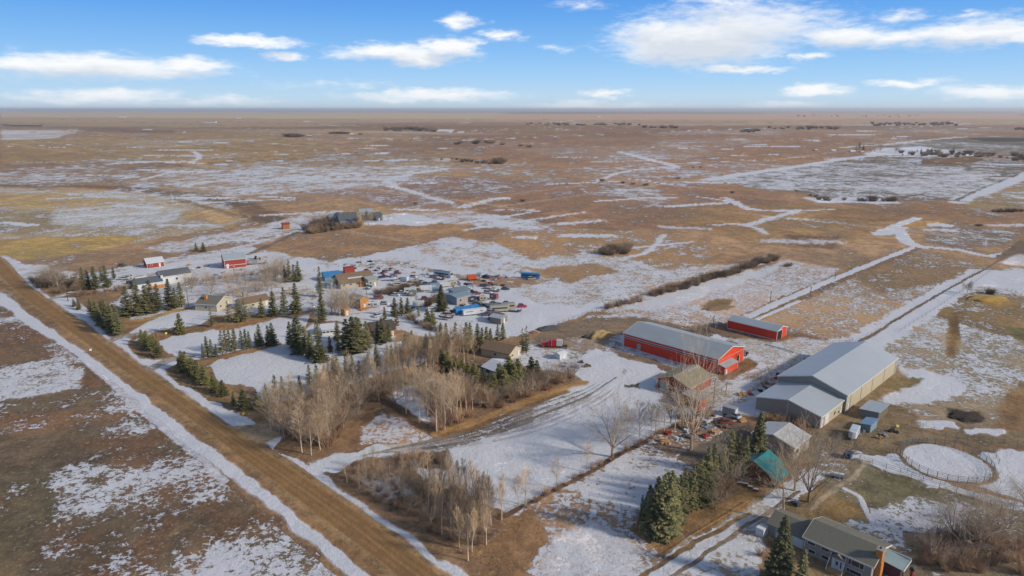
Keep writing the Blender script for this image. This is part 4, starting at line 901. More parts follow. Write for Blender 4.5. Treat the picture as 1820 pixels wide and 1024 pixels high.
plant('elm', scatter([(1498,268),(1560,263),(1600,266),(1595,271),(1520,272)], 16, 7, 12, 9), 'far grey tree', 'at the farmstead above the striped field', 'trees of the far farmsteads', 1.2)
plant('spruce', [(1527,266,252),(1522,267,259),(1534,267,258),(1694,273,262),(1690,274,266),(1637,271,264),(1648,272,264),(1655,272,263),(1630,271,265)], 'far dark spruce', 'at the farmsteads above the striped field', 'trees of the far farmsteads', 1.3)
plant('fartree', scatter([(1600,272),(1660,270),(1760,274),(1780,281),(1680,281),(1610,276)], 34, 3.5, 8, 9), 'dark tree clump', 'around the far farmsteads on the right', 'trees of the far farmsteads', 1.5)
plant('fartree', scatter([(1780,290),(1800,276),(1850,270),(1850,292)], 10, 5, 9, 8), 'dark tree', 'at the right edge farmstead', 'trees of the far farmsteads', 1.5)
plant('fartree', scatter([(680,233),(700,228),(775,229),(774,235)], 30, 8, 12, 14), 'dark tree', 'in the far grove left of the white pond', 'trees of the far groves', 1.7)
plant('fartree', [(515,243,236),(520,243,236),(525,244,237),(533,243,238),(590,238,234),(598,238,233),(606,238,233),(616,238,234),(640,239,236)], 'far tree', 'at the small farm left of the far grove', 'trees of the far groves', 3.0)
for (x0, x1, y0, y1, n, wh) in ((1315,1352,233,236,10,'in the block left of the far woods'),(1140,1204,226,229,16,'in the far block above the draw'),(1545,1700,219,224,50,'in the far woods on the right'),(1362,1490,227,231,22,'in the dark strip of the far fields'),
                        (930,1140,221,224,40,'in the long far hedgerow'),(1400,1640,205,208,30,'in the farthest right windbreaks'),(1800,1850,229,233,8,'in the far wood at the right edge')):
    plant('fartree', scatter([(x0,y1),(x0+4,y0),(x1-4,y0),(x1,y1)], n, 8, 13, 10), 'dark tree', wh, 'trees of the far groves', 1.5)
plant('dshrub', scatter([(536,414),(560,396),(590,386),(600,398),(640,404),(600,412),(560,416)], 34, 3, 5.5, 3.0), 'dark shelter tree', 'around the big blue grey farmhouse', 'shelterbelt of the blue grey farmhouse', 1.3)
plant('spruce', [(590,408,396),(600,406,395),(572,412,400),(562,413,402),(580,410,398),(592,404,394)], 'dark spruce', 'below the big blue grey farmhouse', 'shelterbelt of the blue grey farmhouse', 1.3)
plant('poplar', [(640,403,375),(650,402,373),(655,402,374),(661,400,374),(645,402,378)], 'golden poplar', 'in front of the big blue grey farmhouse', 'shelterbelt of the blue grey farmhouse', 1.5)
plant('aspen', [(672,395,380),(680,395,382),(690,394,380),(700,392,380),(560,395,380),(570,392,378),(550,400,384),(582,388,374)], 'grey bare tree', 'beside the big blue grey farmhouse', 'shelterbelt of the blue grey farmhouse', 1.4)
for L_ in PROTO.values():
    for p, H in L_:
        if not p[2]:
            for c in p[1]: D.objects.remove(c)
            D.objects.remove(p[0])
# ---------------------------------------------------------------- buildings
E1A = R(44.5)
M_RED = simple('red_metal_siding', (.72, .055, .02), .45, 0, .10, .6, stripe=('X', .45, .22), dirt=(.30, .06, .04, .5))
M_REDY = simple('red_metal_siding_long', (.70, .05, .02), .45, 0, .10, .6, stripe=('Y', .45, .22), dirt=(.30, .05, .04, .5))
M_DRED = simple('faded_red_boards', (.30, .05, .035), .8, 0, .22, 1.4, stripe=('X', .3, .25))
M_WTRIM = simple('white_trim', (.62, .60, .56), .6, 0, .06)
M_GROOF = simple('galvanised_roof', (.34, .37, .375), .42, .12, .09, .35, stripe=('Y', .9, .22), dirt=(.42, .44, .44, .5))
M_GROOFX = simple('galvanised_roof_ribs', (.35, .40, .43), .45, .10, .07, .30, stripe=('X', .9, .2), dirt=(.44, .48, .50, .45))
M_ARROOF = simple('arena_roof', (.42, .45, .465), .42, .08, .06, .18, stripe=('X', .9, .22), dirt=(.50, .52, .53, .6))
M_TAN = simple('tan_metal_siding', (.46, .40, .28), .5, 0, .07, .5, stripe=('X', .6, .16))
M_TAN_SHADE = simple('shaded_tan_siding', (.30, .27, .22), .5, 0, .07, .5, stripe=('Y', .6, .22))  # shade put into the colour of end walls turned from the sun
M_BEIGE = simple('beige_siding', (.48, .42, .31), .7, 0, .08, 1.0, stripe=('Z', .25, .12))
M_WHITE = simple('white_siding', (.60, .62, .62), .7, 0, .07, 1.0, stripe=('Z', .25, .10))
M_TAUPE = simple('taupe_siding', (.29, .27, .23), .7, 0, .08, 1.2, stripe=('Z', .22, .16))
M_SHIN = simple('taupe_shingles', (.17, .16, .125), .9, 0, .16, 2.2, bump=.4, bs=9)
M_SHIND = simple('charcoal_shingles', (.105, .115, .125), .9, 0, .16, 2.0, bump=.4, bs=9)
M_BROOF = simple('brown_shingles', (.20, .135, .085), .9, 0, .22, 1.4, bump=.4, bs=9)
M_SNOWR = simple('snow_covered_roof', (.52, .53, .58), .9, 0, .10, .5, bump=.3, bs=3)
M_TEAL = simple('teal_metal_roof', (.03, .24, .235), .4, .05, .12, .8, stripe=('X', .4, .14), dirt=(.12, .26, .22, .5))
M_LOG = simple('log_wall', (.20, .085, .035), .8, 0, .25, 1.5, stripe=('Z', .28, .5))
M_PINE = simple('pine_boards', (.46, .26, .11), .8, 0, .2, 2, stripe=('Z', .25, .2))
M_ORNG = simple('orange_stone', (.50, .20, .055), .9, 0, .3, 3.0, bump=.6, bs=8)
M_BLUEG = simple('blue_grey_siding', (.20, .27, .31), .7, 0, .1)
M_DARK = simple('dark_opening', (.018, .016, .015), .9)
M_CONC = simple('concrete', (.32, .30, .27), .9, 0, .15, 1.5, bump=.3)
M_WOOD = simple('weathered_wood', (.16, .125, .09), .9, 0, .3, 3)
M_BLUE = simple('blue_tarp', (.04, .20, .42), .55, 0, .2, .8, bump=.5, bs=2)
def frame(px=None, at=None, ang=None):
    p = G(*px) if px else Vector((at[0], at[1], 0)); return p, (E1A if ang is None else ang)
def gable(name, label, cat, loc, ang, Lx, Ly, h, rise, wall, roof, ridge='x', trim=None, ov=.35, wally=None, base=True, mono=None, group=None, ends=(), z0=-.3, parent=None):
    """gabled building: near corner at loc, local x along ang, walls and roof as parts; ends: openings on a wall"""
    t = thing(name, label, cat, loc, ang, group) if parent is None else parent
    W_ = Ly if ridge == 'x' else Lx
    if mono: prof = [(0, z0), (W_, z0), (W_, h+rise), (0, h)] if mono > 0 else [(0, z0), (W_, z0), (W_, h), (0, h+rise)]
    else: prof = [(0, z0), (W_, z0), (W_, h), (W_/2, h+rise), (0, h)]
    body = MB()
    if ridge == 'x': body.prism(prof, 'x', 0, Lx)
    else: body.prism(prof, 'y', 0, Ly)
    wobj = body.build('wall', wall, t)
    if wally is not None:       # siding whose ribs run the other way (the tan one darkened as shade) on the x=0 / x=L faces
        wobj.data.materials.append(wally)
        for p in wobj.data.polygons:
            if abs(p.normal.x) > .9: p.material_index = 1
    LL = Lx if ridge == 'x' else Ly; th = .14; rf = MB(); k = ov
    def slab(q0, z0_, q1, z1_):
        sl = (z1_-z0_)/(q1-q0)
        a0 = q0-(k if q1 > q0 else -k); b0 = z0_-abs(sl)*k*(1 if z1_ >= z0_ else -1)
        pr = [(a0, b0+.004), (q1, z1_+.004), (q1, z1_+th), (a0, b0+th)]
        rf.prism(pr, ridge, -k, LL+k)
    if mono:
        a, b = (h, h+rise) if mono > 0 else (h+rise, h); sl = (b-a)/W_
        rf.prism([(-k, a-sl*k+.004), (W_+k, b+sl*k+.004), (W_+k, b+sl*k+th), (-k, a-sl*k+th)], ridge, -k, LL+k)
    else:
        slab(0, h, W_/2, h+rise); slab(W_, h, W_/2, h+rise)
    robj = rf.build('roof', roof, t)
    if trim is not None:
        tm = MB(); e = .05
        for x, y in ((0, 0), (Lx, 0), (0, Ly), (Lx, Ly)): tm.box(x-.07 if x == 0 else x-.07, x+.07, y-.07, y+.07, 0, h-.02)
        if not mono:
            for s_ in (-k-.03, LL+k-.03):
                for (q0, z0_, q1, z1_) in ((-k, h-2*rise/W_*k, W_/2, h+rise), (W_+k, h-2*rise/W_*k, W_/2, h+rise)):
                    pr = [(q0, z0_-.12), (q1, z1_-.12), (q1, z1_+th+.02), (q0, z0_+th+.02)]
                    tm.prism(pr, ridge, s_, s_+.06)
        for q in ((-k-.04, ), (W_+k-.02, )) if not mono else ():
            zz = h-2*rise/W_*k
            if ridge == 'x': tm.box(-k, LL+k, q[0], q[0]+.06, zz-.10, zz+th+.01)
            else: tm.box(q[0], q[0]+.06, -k, LL+k, zz-.10, zz+th+.01)
        tm.build('trim', trim, t)
    return t, robj
def opening(t, face, a, z, w_, hh, kind='window', mat=None, Lx=0, Ly=0, fm=None, proud=.03):
    """window / door on face x0,x1,y0,y1 at along-wall position a"""
    fm = fm or M_WTRIM; e = .09
    def bx(a0, a1, z0_, z1_, d0, d1):
        m_ = MB()
        if face == 'x0': m_.box(-d1, -d0, a0, a1, z0_, z1_)
        elif face == 'x1': m_.box(Lx+d0, Lx+d1, a0, a1, z0_, z1_)
        elif face == 'y0': m_.box(a0, a1, -d1, -d0, z0_, z1_)
        else: m_.box(a0, a1, Ly+d0, Ly+d1, z0_, z1_)
        return m_
    if kind == 'window':
        o = bx(a-e, a+w_+e, z-e, z+hh+e, .003, proud+.02).build('window', fm, t)
        bx(a, a+w_, z, z+hh, .004, proud+.035).build('pane', mat or GLASS, o)
    else:
        o = bx(a, a+w_, z, z+hh, .003, proud+.04).build(kind, mat or M_WTRIM, t)
    return o
e1 = Vector((math.cos(E1A), math.sin(E1A), 0)); e2 = Vector((-math.sin(E1A), math.cos(E1A), 0))
# riding arena with its lower annex
o_ = G(1502, 733)
t, rf = gable('riding_arena', 'huge grey roofed tan metal riding arena with lower front annex', 'arena', o_, E1A, 41.0, 19.3, 5.0, 2.95, M_TAN, M_ARROOF, 'x', M_WTRIM, .3, M_TAN_SHADE)
a0_ = (G(1457, 763)-o_); ax_ = a0_.dot(e1); ay_ = a0_.dot(e2)
an = MB().prism([(ay_+.05, -.3), (ay_+17.6, -.3), (ay_+17.6, 3.5), (ay_+8.8, 5.45), (ay_+.05, 3.5)], 'x', ax_, -.01).build('annex_wall', M_TAN, t)
an.data.materials.append(M_TAN_SHADE)
for p in an.data.polygons:
    if abs(p.normal.x) > .9: p.material_index = 1
r2 = MB()
for q0, q1 in ((ay_-.25, ay_+8.8), (ay_+17.9, ay_+8.8)): r2.prism([(q0, 3.445), (q1, 5.455), (q1, 5.6), (q0, 3.59)], 'x', ax_-.3, -.02)
r2.build('annex_roof', M_ARROOF, t)
tm = MB(); tm.box(ax_-.06, ax_+.06, ay_+8.74, ay_+8.86, 0, 5.3); tm.box(ax_-.07, ax_+.06, ay_-.03, ay_+.12, 0, 3.4); tm.box(ax_-.07, ax_+.06, ay_+17.5, ay_+17.65, 0, 3.4)
for q0, q1 in ((ay_-.25, ay_+8.8), (ay_+17.9, ay_+8.8)): tm.prism([(q0, 3.33), (q1, 5.34), (q1, 5.62), (q0, 3.61)], 'x', ax_-.36, -.302+ax_)
tm.box(ax_-.3, -.03, ay_-.30, ay_-.24, 3.3, 3.6)
for x in (3, 11, 20, 30, 40): tm.box(x-.05, x+.05, -.12, -.02, .1, 4.9)
tm.build('trim', M_WTRIM, t)
for x, w_, hh, k in ((ax_+.5, 1.0, 2.3, 'door'), (ax_+2.6, 2.8, 2.9, 'overhead_door'), (ax_+9.5, .9, .7, 'window'), (-1.9, .9, 2.0, 'door'), (1.0, .95, 2.1, 'door')):
    if k == 'window': opening(t, 'y0', x, 1.5, w_, hh, k)
    else:
        d_ = MB().box(x, x+w_, -.10 if x > 0 else ay_-.04, -.01 if x > 0 else ay_+.03, .02, hh).build(k, M_WTRIM, t); MB().box(x+w_-.2, x+w_-.1, (-.15 if x > 0 else ay_-.09), (-.10 if x > 0 else ay_-.04), 1.0, 1.1).build('handle', STEEL, d_)
opening(t, 'x0', 0, 0, .1, .1, 'vent', STEEL)
# big red barn
o_ = G(1275, 664)
t, rf = gable('red_barn', 'long bright red metal barn with grey roof, largest of the red buildings', 'barn', o_, E1A, 16.3, 36.0, 4.9, 2.1, M_RED, M_GROOF, 'y', M_WTRIM, .35, M_REDY)
MB().box(-.06, -.005, .3, 35.7, 3.75, 3.95).box(-.07, -.005, .3, 35.7, 3.2, 3.3).build('white_stripe', M_WTRIM, t)
MB().box(-.05, -.004, .3, 35.7, 3.35, 3.72).build('clerestory_glazing', simple('old_glazing', (.11, .09, .08), .4), t)
opening(t, 'x0', 29, 0, 1.5, 2.3, 'door', simple('grey_door', (.35, .33, .32), .6))
MB().box(.3, 15.9, -.07, -.004, 3.9, 4.12).build('door_track', M_PINE, t)
d_ = MB().box(11.4, 15.4, -.10, -.004, .05, 3.7).build('sliding_door', M_RED, t); MB().box(12.0, 13.5, -.14, -.101, .1, 2.7).build('doorway', M_DARK, d_); MB().box(13.52, 13.72, -.16, -.101, .1, 2.7).build('door_edge', M_WTRIM, d_)
o2 = G(1288, 667); lo = o2-o_; lx, ly = lo.dot(e1), lo.dot(e2)
t2, _ = gable('red_lean_to', 'small red lean-to with flat grey roof against the barn end', 'shed', o2, E1A, 8.0, max(2.2, -ly-.12), 2.4, .55, M_RED, M_GROOFX, 'x', M_WTRIM, .18, M_REDY, mono=1)
opening(t2, 'y0', .5, 0, .8, 1.8, 'door', M_WTRIM)
# red machine shed
t, _ = gable('red_machine_shed', 'long low red machine shed with pale roof and open end', 'shed', G(1380, 605), E1A, 7.6, 19.2, 3.4, 1.05, M_RED, M_GROOFX, 'y', M_WTRIM, .3, M_REDY)
opening(t, 'y0', .5, .02, 3.2, 3.2, 'doorway', M_DARK)
MB().box(3.8, 3.95, -.12, -.003, .02, 3.4).box(.3, 3.95, -.12, -.003, 3.25, 3.4).build('door_frame', M_WTRIM, t)
MB().box(4.1, 7.4, -.10, -.004, .05, 3.2).build('sliding_door', M_RED, t)
MB().box(-.14, -.01, .2, 19, -.05, .22).build('base_board', M_WTRIM, t)
# red shop with brown roof
o_ = G(1224, 706)
t, _ = gable('red_shop', 'red shop with brown shingled roof and round topped garage front', 'shop', o_, E1A, 12.4, 10.6, 3.0, 2.0, M_DRED, simple('mossy_brown_roof', (.26, .225, .15), .9, 0, .18, 1.2, bump=.4), 'x', simple('cream_trim', (.55, .42, .28), .7), .5, M_DRED)
opening(t, 'x0', 6.9, .02, 2.7, 2.5, 'overhead_door', simple('grey_green_door', (.33, .36, .33), .6)); opening(t, 'x0', 1.0, 1.0, 1.2, 1.0, 'window')
MB().prism([(6.6, 2.55), (9.9, 2.55), (9.7, 2.95), (9.1, 3.3), (8.2, 3.45), (7.3, 3.3), (6.75, 2.95)], 'x', -.12, -.02).build('arched_header', M_RED, t)
opening(t, 'y0', 2.0, 1.0, 1.4, 1.0, 'window'); opening(t, 'y0', 8.0, .02, 1.0, 2.1, 'door', M_DRED)
MB().box(6.2, 12.6, 4.4, 6.2, 4.75, 4.95).build('skylight_strip', M_GROOFX, t)
MB().tube((7.4, 6.9, 4.2), (7.4, 6.9, 5.3), .18, .18, 8).build('flue', STEEL, t)
# little old red shed
t, _ = gable('old_red_shed', 'small weathered red shed with flat grey roof behind bare trees', 'shed', G(1243, 729), E1A, 4.4, 5.6, 2.6, .5, M_RED, simple('grey_felt_roof', (.30, .29, .26), .9), 'x', None, .25, M_DRED, mono=1)
opening(t, 'y0', .8, .02, 1.0, 1.9, 'door', M_DRED); opening(t, 'x0', 2.4, 1.0, .9, .8, 'window')
# pale shop behind the cabin
t, _ = gable('pale_shop', 'pale metal roofed beige shop between the cabin and the arena annex', 'shop', G(1409, 819), E1A, 8.6, 10.4, 3.4, 1.5, M_BEIGE, simple('pale_grey_roof', (.50, .49, .46), .45, .08, .08, .4, stripe=('X', .9, .10)), 'x', M_WTRIM, .3, M_TAN_SHADE)
opening(t, 'y0', 6.3, .02, 1.0, 2.3, 'door'); opening(t, 'y0', 1.4, 1.3, 1.2, .9, 'window', fm=M_TAUPE); opening(t, 'x0', 3.6, .02, 2.8, 2.5, 'overhead_door', M_TAUPE)
# cabin
o_ = G(1366, 863)
t, _ = gable('log_cabin', 'brown log cabin with teal metal roof and open front porch', 'cabin', o_, E1A, 6.6, 7.4, 2.7, 1.9, M_LOG, M_TEAL, 'x', None, .45, M_LOG)
pr_ = MB(); pr_.box(-.2, 5.6, -1.9, -.02, .05, .25); pr_.build('porch_floor', M_WOOD, t)
for x in (.1, 2.6, 5.2): MB().tube((x, -1.75, .25), (x, -1.75, 1.75), .09, .09, 6).build('post', M_PINE, t)
MB().prism([(-2.1, 1.75), (-.40, 2.25), (-.40, 2.37), (-2.1, 1.87)], 'x', -.4, 6.0).build('porch_roof', M_TEAL, t)
MB().box(.1, 5.2, -1.8, -1.72, .8, .88).box(.1, 5.2, -1.8, -1.72, .45, .52).build('railing', M_PINE, t)
for k in range(3): MB().box(.6, 1.9, -2.0-.35*(k+1), -2.0-.35*k+.05, 0, .2-.06*k).build('step', M_PINE, t)
opening(t, 'y0', 2.2, .25, .9, 1.9, 'door', M_DARK); opening(t, 'x0', 2.4, 1.0, 1.2, .9, 'window', fm=M_PINE); opening(t, 'y0', 4.0, 1.0, 1.0, .9, 'window', fm=M_PINE)
MB().tube((4.2, 4.2, 3.2), (4.2, 4.2, 4.6), .13, .13, 8).build('chimney', STEEL, t)
# the house at the bottom
hb = Vector((62.5, 102.3, 0))
t, _ = gable('bilevel_house', 'taupe two level house with orange stone chimney and white framed windows', 'house', hb, E1A, 8.3, 11.6, 3.5, 1.45, M_TAUPE, M_SHIN, 'y', M_WTRIM, .45, M_TAUPE)
for a, z, w_, hh in ((9.8, 2.35, 1.3, .55), (7.3, 2.35, 1.3, .55), (9.6, .75, 1.2, .6), (7.2, .75, 1.2, .6), (1.3, 1.9, .6, 1.0), (2.0, 1.9, 1.3, 1.0), (3.4, 1.9, .45, 1.0), (1.5, .35, 1.9, .65), (3.5, .35, .45, .65)):
    opening(t, 'x0', a, z, w_, hh, 'window')
en = MB().box(-.9, -.01, 4.5, 6.3, .3, 2.5).build('entry_porch', M_WHITE, t)
MB().box(-.96, -.905, 5.0, 5.8, .35, 2.2).build('door', simple('pale_blue_door', (.42, .50, .55), .5), en); MB().box(-.99, -.965, 5.2, 5.6, 1.2, 1.9).build('door_pane', GLASS, en)
MB().box(-.95, -.905, 4.62, 4.85, .8, 2.0).build('sidelight', GLASS, en)
MB().box(-2.4, -.02, 4.0, 6.8, .05, .28).build('stoop', M_PINE, t)
rr_ = MB(); rr_.tube((-.55, 4.15, 3.1), (-2.3, 4.05, .3), .07, .07, 4); rr_.tube((-.55, 6.65, 3.1), (-2.3, 6.75, .3), .07, .07, 4); rr_.build('white_brace', M_WTRIM, t)
MB().prism([(4.1, 2.55), (6.7, 2.55), (5.4, 3.45)], 'x', -1.2, 1.2).build('porch_gable', M_SHIN, t)
ch_ = MB().box(1.6, 3.1, -.95, -.01, -.2, 3.6).box(1.75, 2.95, -.85, .2, 3.6, 5.7).build('chimney', M_ORNG, t); MB().box(1.65, 3.05, -.95, .3, 5.7, 5.85).build('chimney_cap', M_CONC, ch_); MB().tube((2.35, -.3, 5.85), (2.35, -.3, 6.15), .14, .14, 8).build('flue', M_DARK, ch_)
MB().box(4.4, 8.0, -3.4, -.02, -.1, 2.1).build('sunroom_wall', simple('dark_red_boards', (.10, .05, .05), .8), t)
MB().prism([(-3.7, 2.1), (-.02, 2.5), (-.02, 2.6), (-3.7, 2.2)], 'x', 4.2, 8.3).build('sunroom_roof', simple('green_glazing', (.26, .34, .34), .2, 0, .1, spec=.6), t)
MB().box(8.3, 8.42, -3.9, .0, 2.15, 2.6).box(4.1, 8.4, -3.95, -3.8, 2.0, 2.25).build('sunroom_frame', M_WTRIM, t)
for k, (x, y) in enumerate(((5.2, 6.0), (5.6, 8.2), (4.9, 3.4))): MB().tube((x, y, 4.3), (x, y, 4.9), .08, .08, 6).build('vent_pipe', STEEL, t)
gx = .9
g1 = MB().prism([(gx, -.2), (7.2, -.2), (7.2, 2.4), (4.05, 3.55), (gx, 2.4)], 'y', 11.61, 19.0).build('garage_wall', M_TAUPE, t)
r3 = MB()
for q0, q1 in ((gx-.4, 4.05), (7.6, 4.05)): r3.prism([(q0, 2.26), (q1, 3.555), (q1, 3.70), (q0, 2.40)], 'y', 12.06, 19.4)
r3.build('garage_roof', M_SHIN, t)
for y, w_ in ((12.1, 2.3), (15.2, 2.3)): MB().box(gx-.06, gx-.01, y, y+w_, .05, 2.0).build('garage_door', M_WHITE, t)
MB().box(gx-2.0, gx-.01, 19.02, 20.6, 0, 1.7).build('white_lean_to', M_WHITE, t)
# houses to the north west -------------------------------------------------
def pxang(a, b): p, q = G(*a), G(*b); return math.atan2(q.y-p.y, q.x-p.x), (q-p).length
def quick(name, label, cat, A, B, Wd, h, rise, wall, roof, ridge='x', wins=3, door=True, trim=None, ov=.35, group=None, wally=None, mono=None):
    an_, L_ = pxang(A, B); t, rf = gable(name, label, cat, G(*A), an_, L_, Wd, h, rise, wall, roof, ridge, trim, ov, wally or wall, group=group, mono=mono)
    for k in range(wins):
        a = L_*(k+.5)/max(1, wins)-.5
        if door and k == wins-1: opening(t, 'y0', a, .02, .95, 2.0, 'door')
        else: opening(t, 'y0', a, h*.42, 1.0, h*.26, 'window')
    if Wd > 5 and cat != 'barn': opening(t, 'x0', Wd*.45, h*.42, 1.0, h*.26, 'window')
    return t
t = quick('farmhouse', 'white farmhouse with blue grey roof and red brown deck', 'house', (289, 507), (341, 499), 9, 4.0, 2.0, M_WHITE, M_SHIND, 'x', 3, True, M_WTRIM, wally=M_WHITE)
MB().prism([(-2, -.2), (6, -.2), (6, 2.8), (2, 4.4), (-2, 2.8)], 'x', -11, -.01).build('wing_wall', M_WHITE, t)
r4 = MB(); r4.prism([(-2.5, 2.6), (2, 4.41), (2, 4.56), (-2.5, 2.75)], 'x', -11.4, -.02); r4.prism([(6.5, 2.6), (2, 4.41), (2, 4.56), (6.5, 2.75)], 'x', -11.4, -.02); r4.build('wing_roof', M_SHIND, t)
MB().box(-6.5, -.5, -4.6, -2.02, .5, .7).box(-6.5, -.5, -4.7, -4.6, .0, 1.5).build('deck', M_ORNG, t)
MB().box(-.5, .5, -.6, -.02, 0, 4.8).build('chimney', M_WHITE, t)
quick('cream_garage', 'cream garage in front of the white farmhouse', 'garage', (246, 508), (264, 505), 5, 2.4, 1.0, simple('cream_siding', (.60, .58, .46), .7), M_WHITE, 'x', 2)
quick('small_red_barn', 'small red barn with snowy roof behind the white farmhouse', 'barn', (262, 477), (292, 473), 7, 2.6, 2.0, M_DRED, M_SNOWR, 'x', 2, trim=M_WTRIM)
t = quick('far_red_barn', 'red barn with white band and grey roof alone in snow', 'barn', (400, 478), (438, 474), 9.5, 4.6, 2.4, simple('dull_red_siding', (.34, .05, .04), .7, stripe=('X', .6, .2)), M_GROOFX, 'x', 0, trim=M_WTRIM)
an_, L_ = pxang((400, 476), (438, 473)); MB().box(.8, 2.0, -.1, -.01, .02, 2.4).build('door', M_WTRIM, t); MB().box(0, L_, -.08, -.005, 1.5, 1.75).box(-.08, -.005, 0, 9.5, 1.5, 1.7).build('white_band', M_WTRIM, t)
t = quick('tan_house', 'tan gabled house with brick chimney behind the open spruces', 'house', (386, 554), (413, 541), 9.5, 2.9, 2.2, M_BEIGE, M_SHIN, 'y', 2, trim=M_WTRIM)
MB().box(2.4, 3.6, 6, 7, 3.5, 5.8).build('chimney', M_ORNG, t); 
quick('low_house_wing', 'low brown roofed wing beside the tan gabled house', 'house', (432, 551), (480, 541), 7, 2.4, 1.6, M_BEIGE, M_BROOF, 'x', 4)
t = quick('brown_roofed_house', 'wide brown roofed house beside the blue tarp', 'house', (606, 514), (664, 506), 11, 3.0, 2.8, M_BEIGE, M_BROOF, 'x', 5, ov=.8)
MB().box(4, 11, 1.6, 4.0, 3.9, 4.4).build('snow_patch', M_SNOWR, t); MB().box(9, 14.5, -.9, -.02, .1, 2.6).build('porch', M_ORNG, t)
quick('tarp_covered_shed', 'shed under a bright blue tarp roof', 'shed', (578, 501), (606, 498), 8, 2.4, 1.6, M_BLUEG, M_BLUE, 'x', 0)
quick('grey_teal_shed', 'grey teal shed below the blue tarp', 'shed', (578, 513), (588, 514), 6, 2.6, 1.0, M_BLUEG, simple('teal_felt', (.20, .26, .26), .8), 'x', 1)
quick('grey_workshop', 'grey green workshop right of the brown roofed house', 'workshop', (655, 511), (671, 508), 7, 3.6, .7, simple('grey_green_siding', (.30, .30, .25), .8), simple('grey_green_roof', (.30, .34, .32), .7), 'x', 2)
quick('rust_red_store', 'rust red storage box behind the brown roofed house', 'storage box', (613, 487), (631, 485), 3, 2.8, .2, M_DRED, M_DRED, 'x', 0, mono=1, ov=.05)
t = quick('orange_sided_house', 'tall house with one orange wooden side by the yard', 'house', (641, 550), (656, 546), 7.5, 4.3, .8, simple('orange_boards', (.46, .21, .055), .8, stripe=('Z', .3, .15)), simple('grey_roof', (.33, .34, .32), .8), 'y', 1, wally=simple('grey_boards', (.32, .28, .23), .8, stripe=('Z', .3, .15)))
MB().box(-1.5, 5, -2.4, -.02, .3, .5).build('deck', M_ORNG, t)
t = quick('brown_brick_house', 'dark roofed brown house half hidden behind dense spruces', 'house', (663, 603), (703, 597), 9, 2.8, 2.2, simple('brown_brick', (.32, .16, .09), .9, bump=.4), simple('dark_brown_shingles', (.085, .07, .055), .9, bump=.4), 'x', 4)
quick('small_white_cottage', 'white low roofed building beside the slim spruces', 'cottage', (573, 597), (600, 594), 6, 2.3, 1.2, M_WHITE, M_SNOWR, 'x', 4)
quick('rusty_lean_shed', 'small tan wooden shed at the pale feathery trees', 'shed', (613, 562), (622, 560), 3, 2.6, .5, M_PINE, M_PINE, 'x', 1, mono=1)
t = quick('brown_bungalow', 'cream bungalow with brown gable roof facing the red truck', 'bungalow', (905, 642), (927, 629), 11, 2.5, 1.7, M_BEIGE, M_BROOF, 'y', 2)
t, _ = gable('snowy_roof_house', 'house with snow covered roof and dark blue fascia', 'house', G(887, 675), E1A, 8.6, 7.4, 2.3, 1.3, M_WHITE, M_SNOWR, 'y', simple('navy_fascia', (.02, .03, .10), .5), .5, M_WHITE)
opening(t, 'x0', 1.2, .9, 1.4, .9, 'window'); opening(t, 'x0', 4.4, .9, 1.4, .9, 'window'); opening(t, 'y0', 3, .02, 1, 2, 'door')
t = quick('grey_repair_shop', 'grey blue repair shop with flat patched roof in the storage yard', 'shop', (812, 543), (838, 536), 7.5, 3.4, .5, simple('pinkish_grey_siding', (.34, .30, .28), .8, stripe=('X', .5, .2)), M_BLUEG, 'x', 2, wally=M_BLUEG)
quick('blue_grey_store', 'blue grey store against the back of the repair shop', 'shed', (808, 531), (836, 526), 5.0, 3.0, .4, M_BLUEG, simple('slate_roof', (.19, .23, .25), .7), 'x', 1, mono=1)
quick('dark_shed', 'dark shed with red door beside the grey roofed shed', 'shed', (868, 569), (886, 574), 3.2, 2.6, .2, simple('navy_boards', (.06, .07, .10), .8), simple('maroon_felt', (.16, .09, .10), .9), 'x', 2, mono=1)
quick('grey_roofed_shed', 'grey roofed low shed nearest the empty snow field', 'shed', (890, 577), (902, 571), 5.0, 2.4, .5, simple('olive_grey_boards', (.22, .20, .16), .9), simple('pale_slate_roof', (.36, .40, .44), .5), 'y', 1)
t = quick('white_utility_shed', 'small white shed in front of the red truck', 'shed', (995, 640), (1007, 636), 2.4, 1.9, .35, M_WHITE, M_WHITE, 'x', 1)
quick('field_shelter', 'slant roofed field shelter with dark open side by the arena', 'shelter', (1560, 749), (1577, 734), 4.6, 2.1, .4, M_WOOD, simple('pale_tin_roof', (.42, .47, .50), .45, .1, stripe=('X', .5, .12)), 'x', 0, mono=-1, ov=.3, wally=simple('grey_tin_wall', (.22, .21, .20), .7))
quick('blue_tin_shed', 'small grey shed with blue tin roof beside the horse trailer', 'shed', (1546, 770), (1558, 759), 2.6, 1.8, .4, M_BLUEG, simple('blue_tin_roof', (.20, .32, .44), .45, .1), 'x', 0, ov=.2, mono=-1, wally=simple('grey_green_tin', (.20, .22, .20), .7))
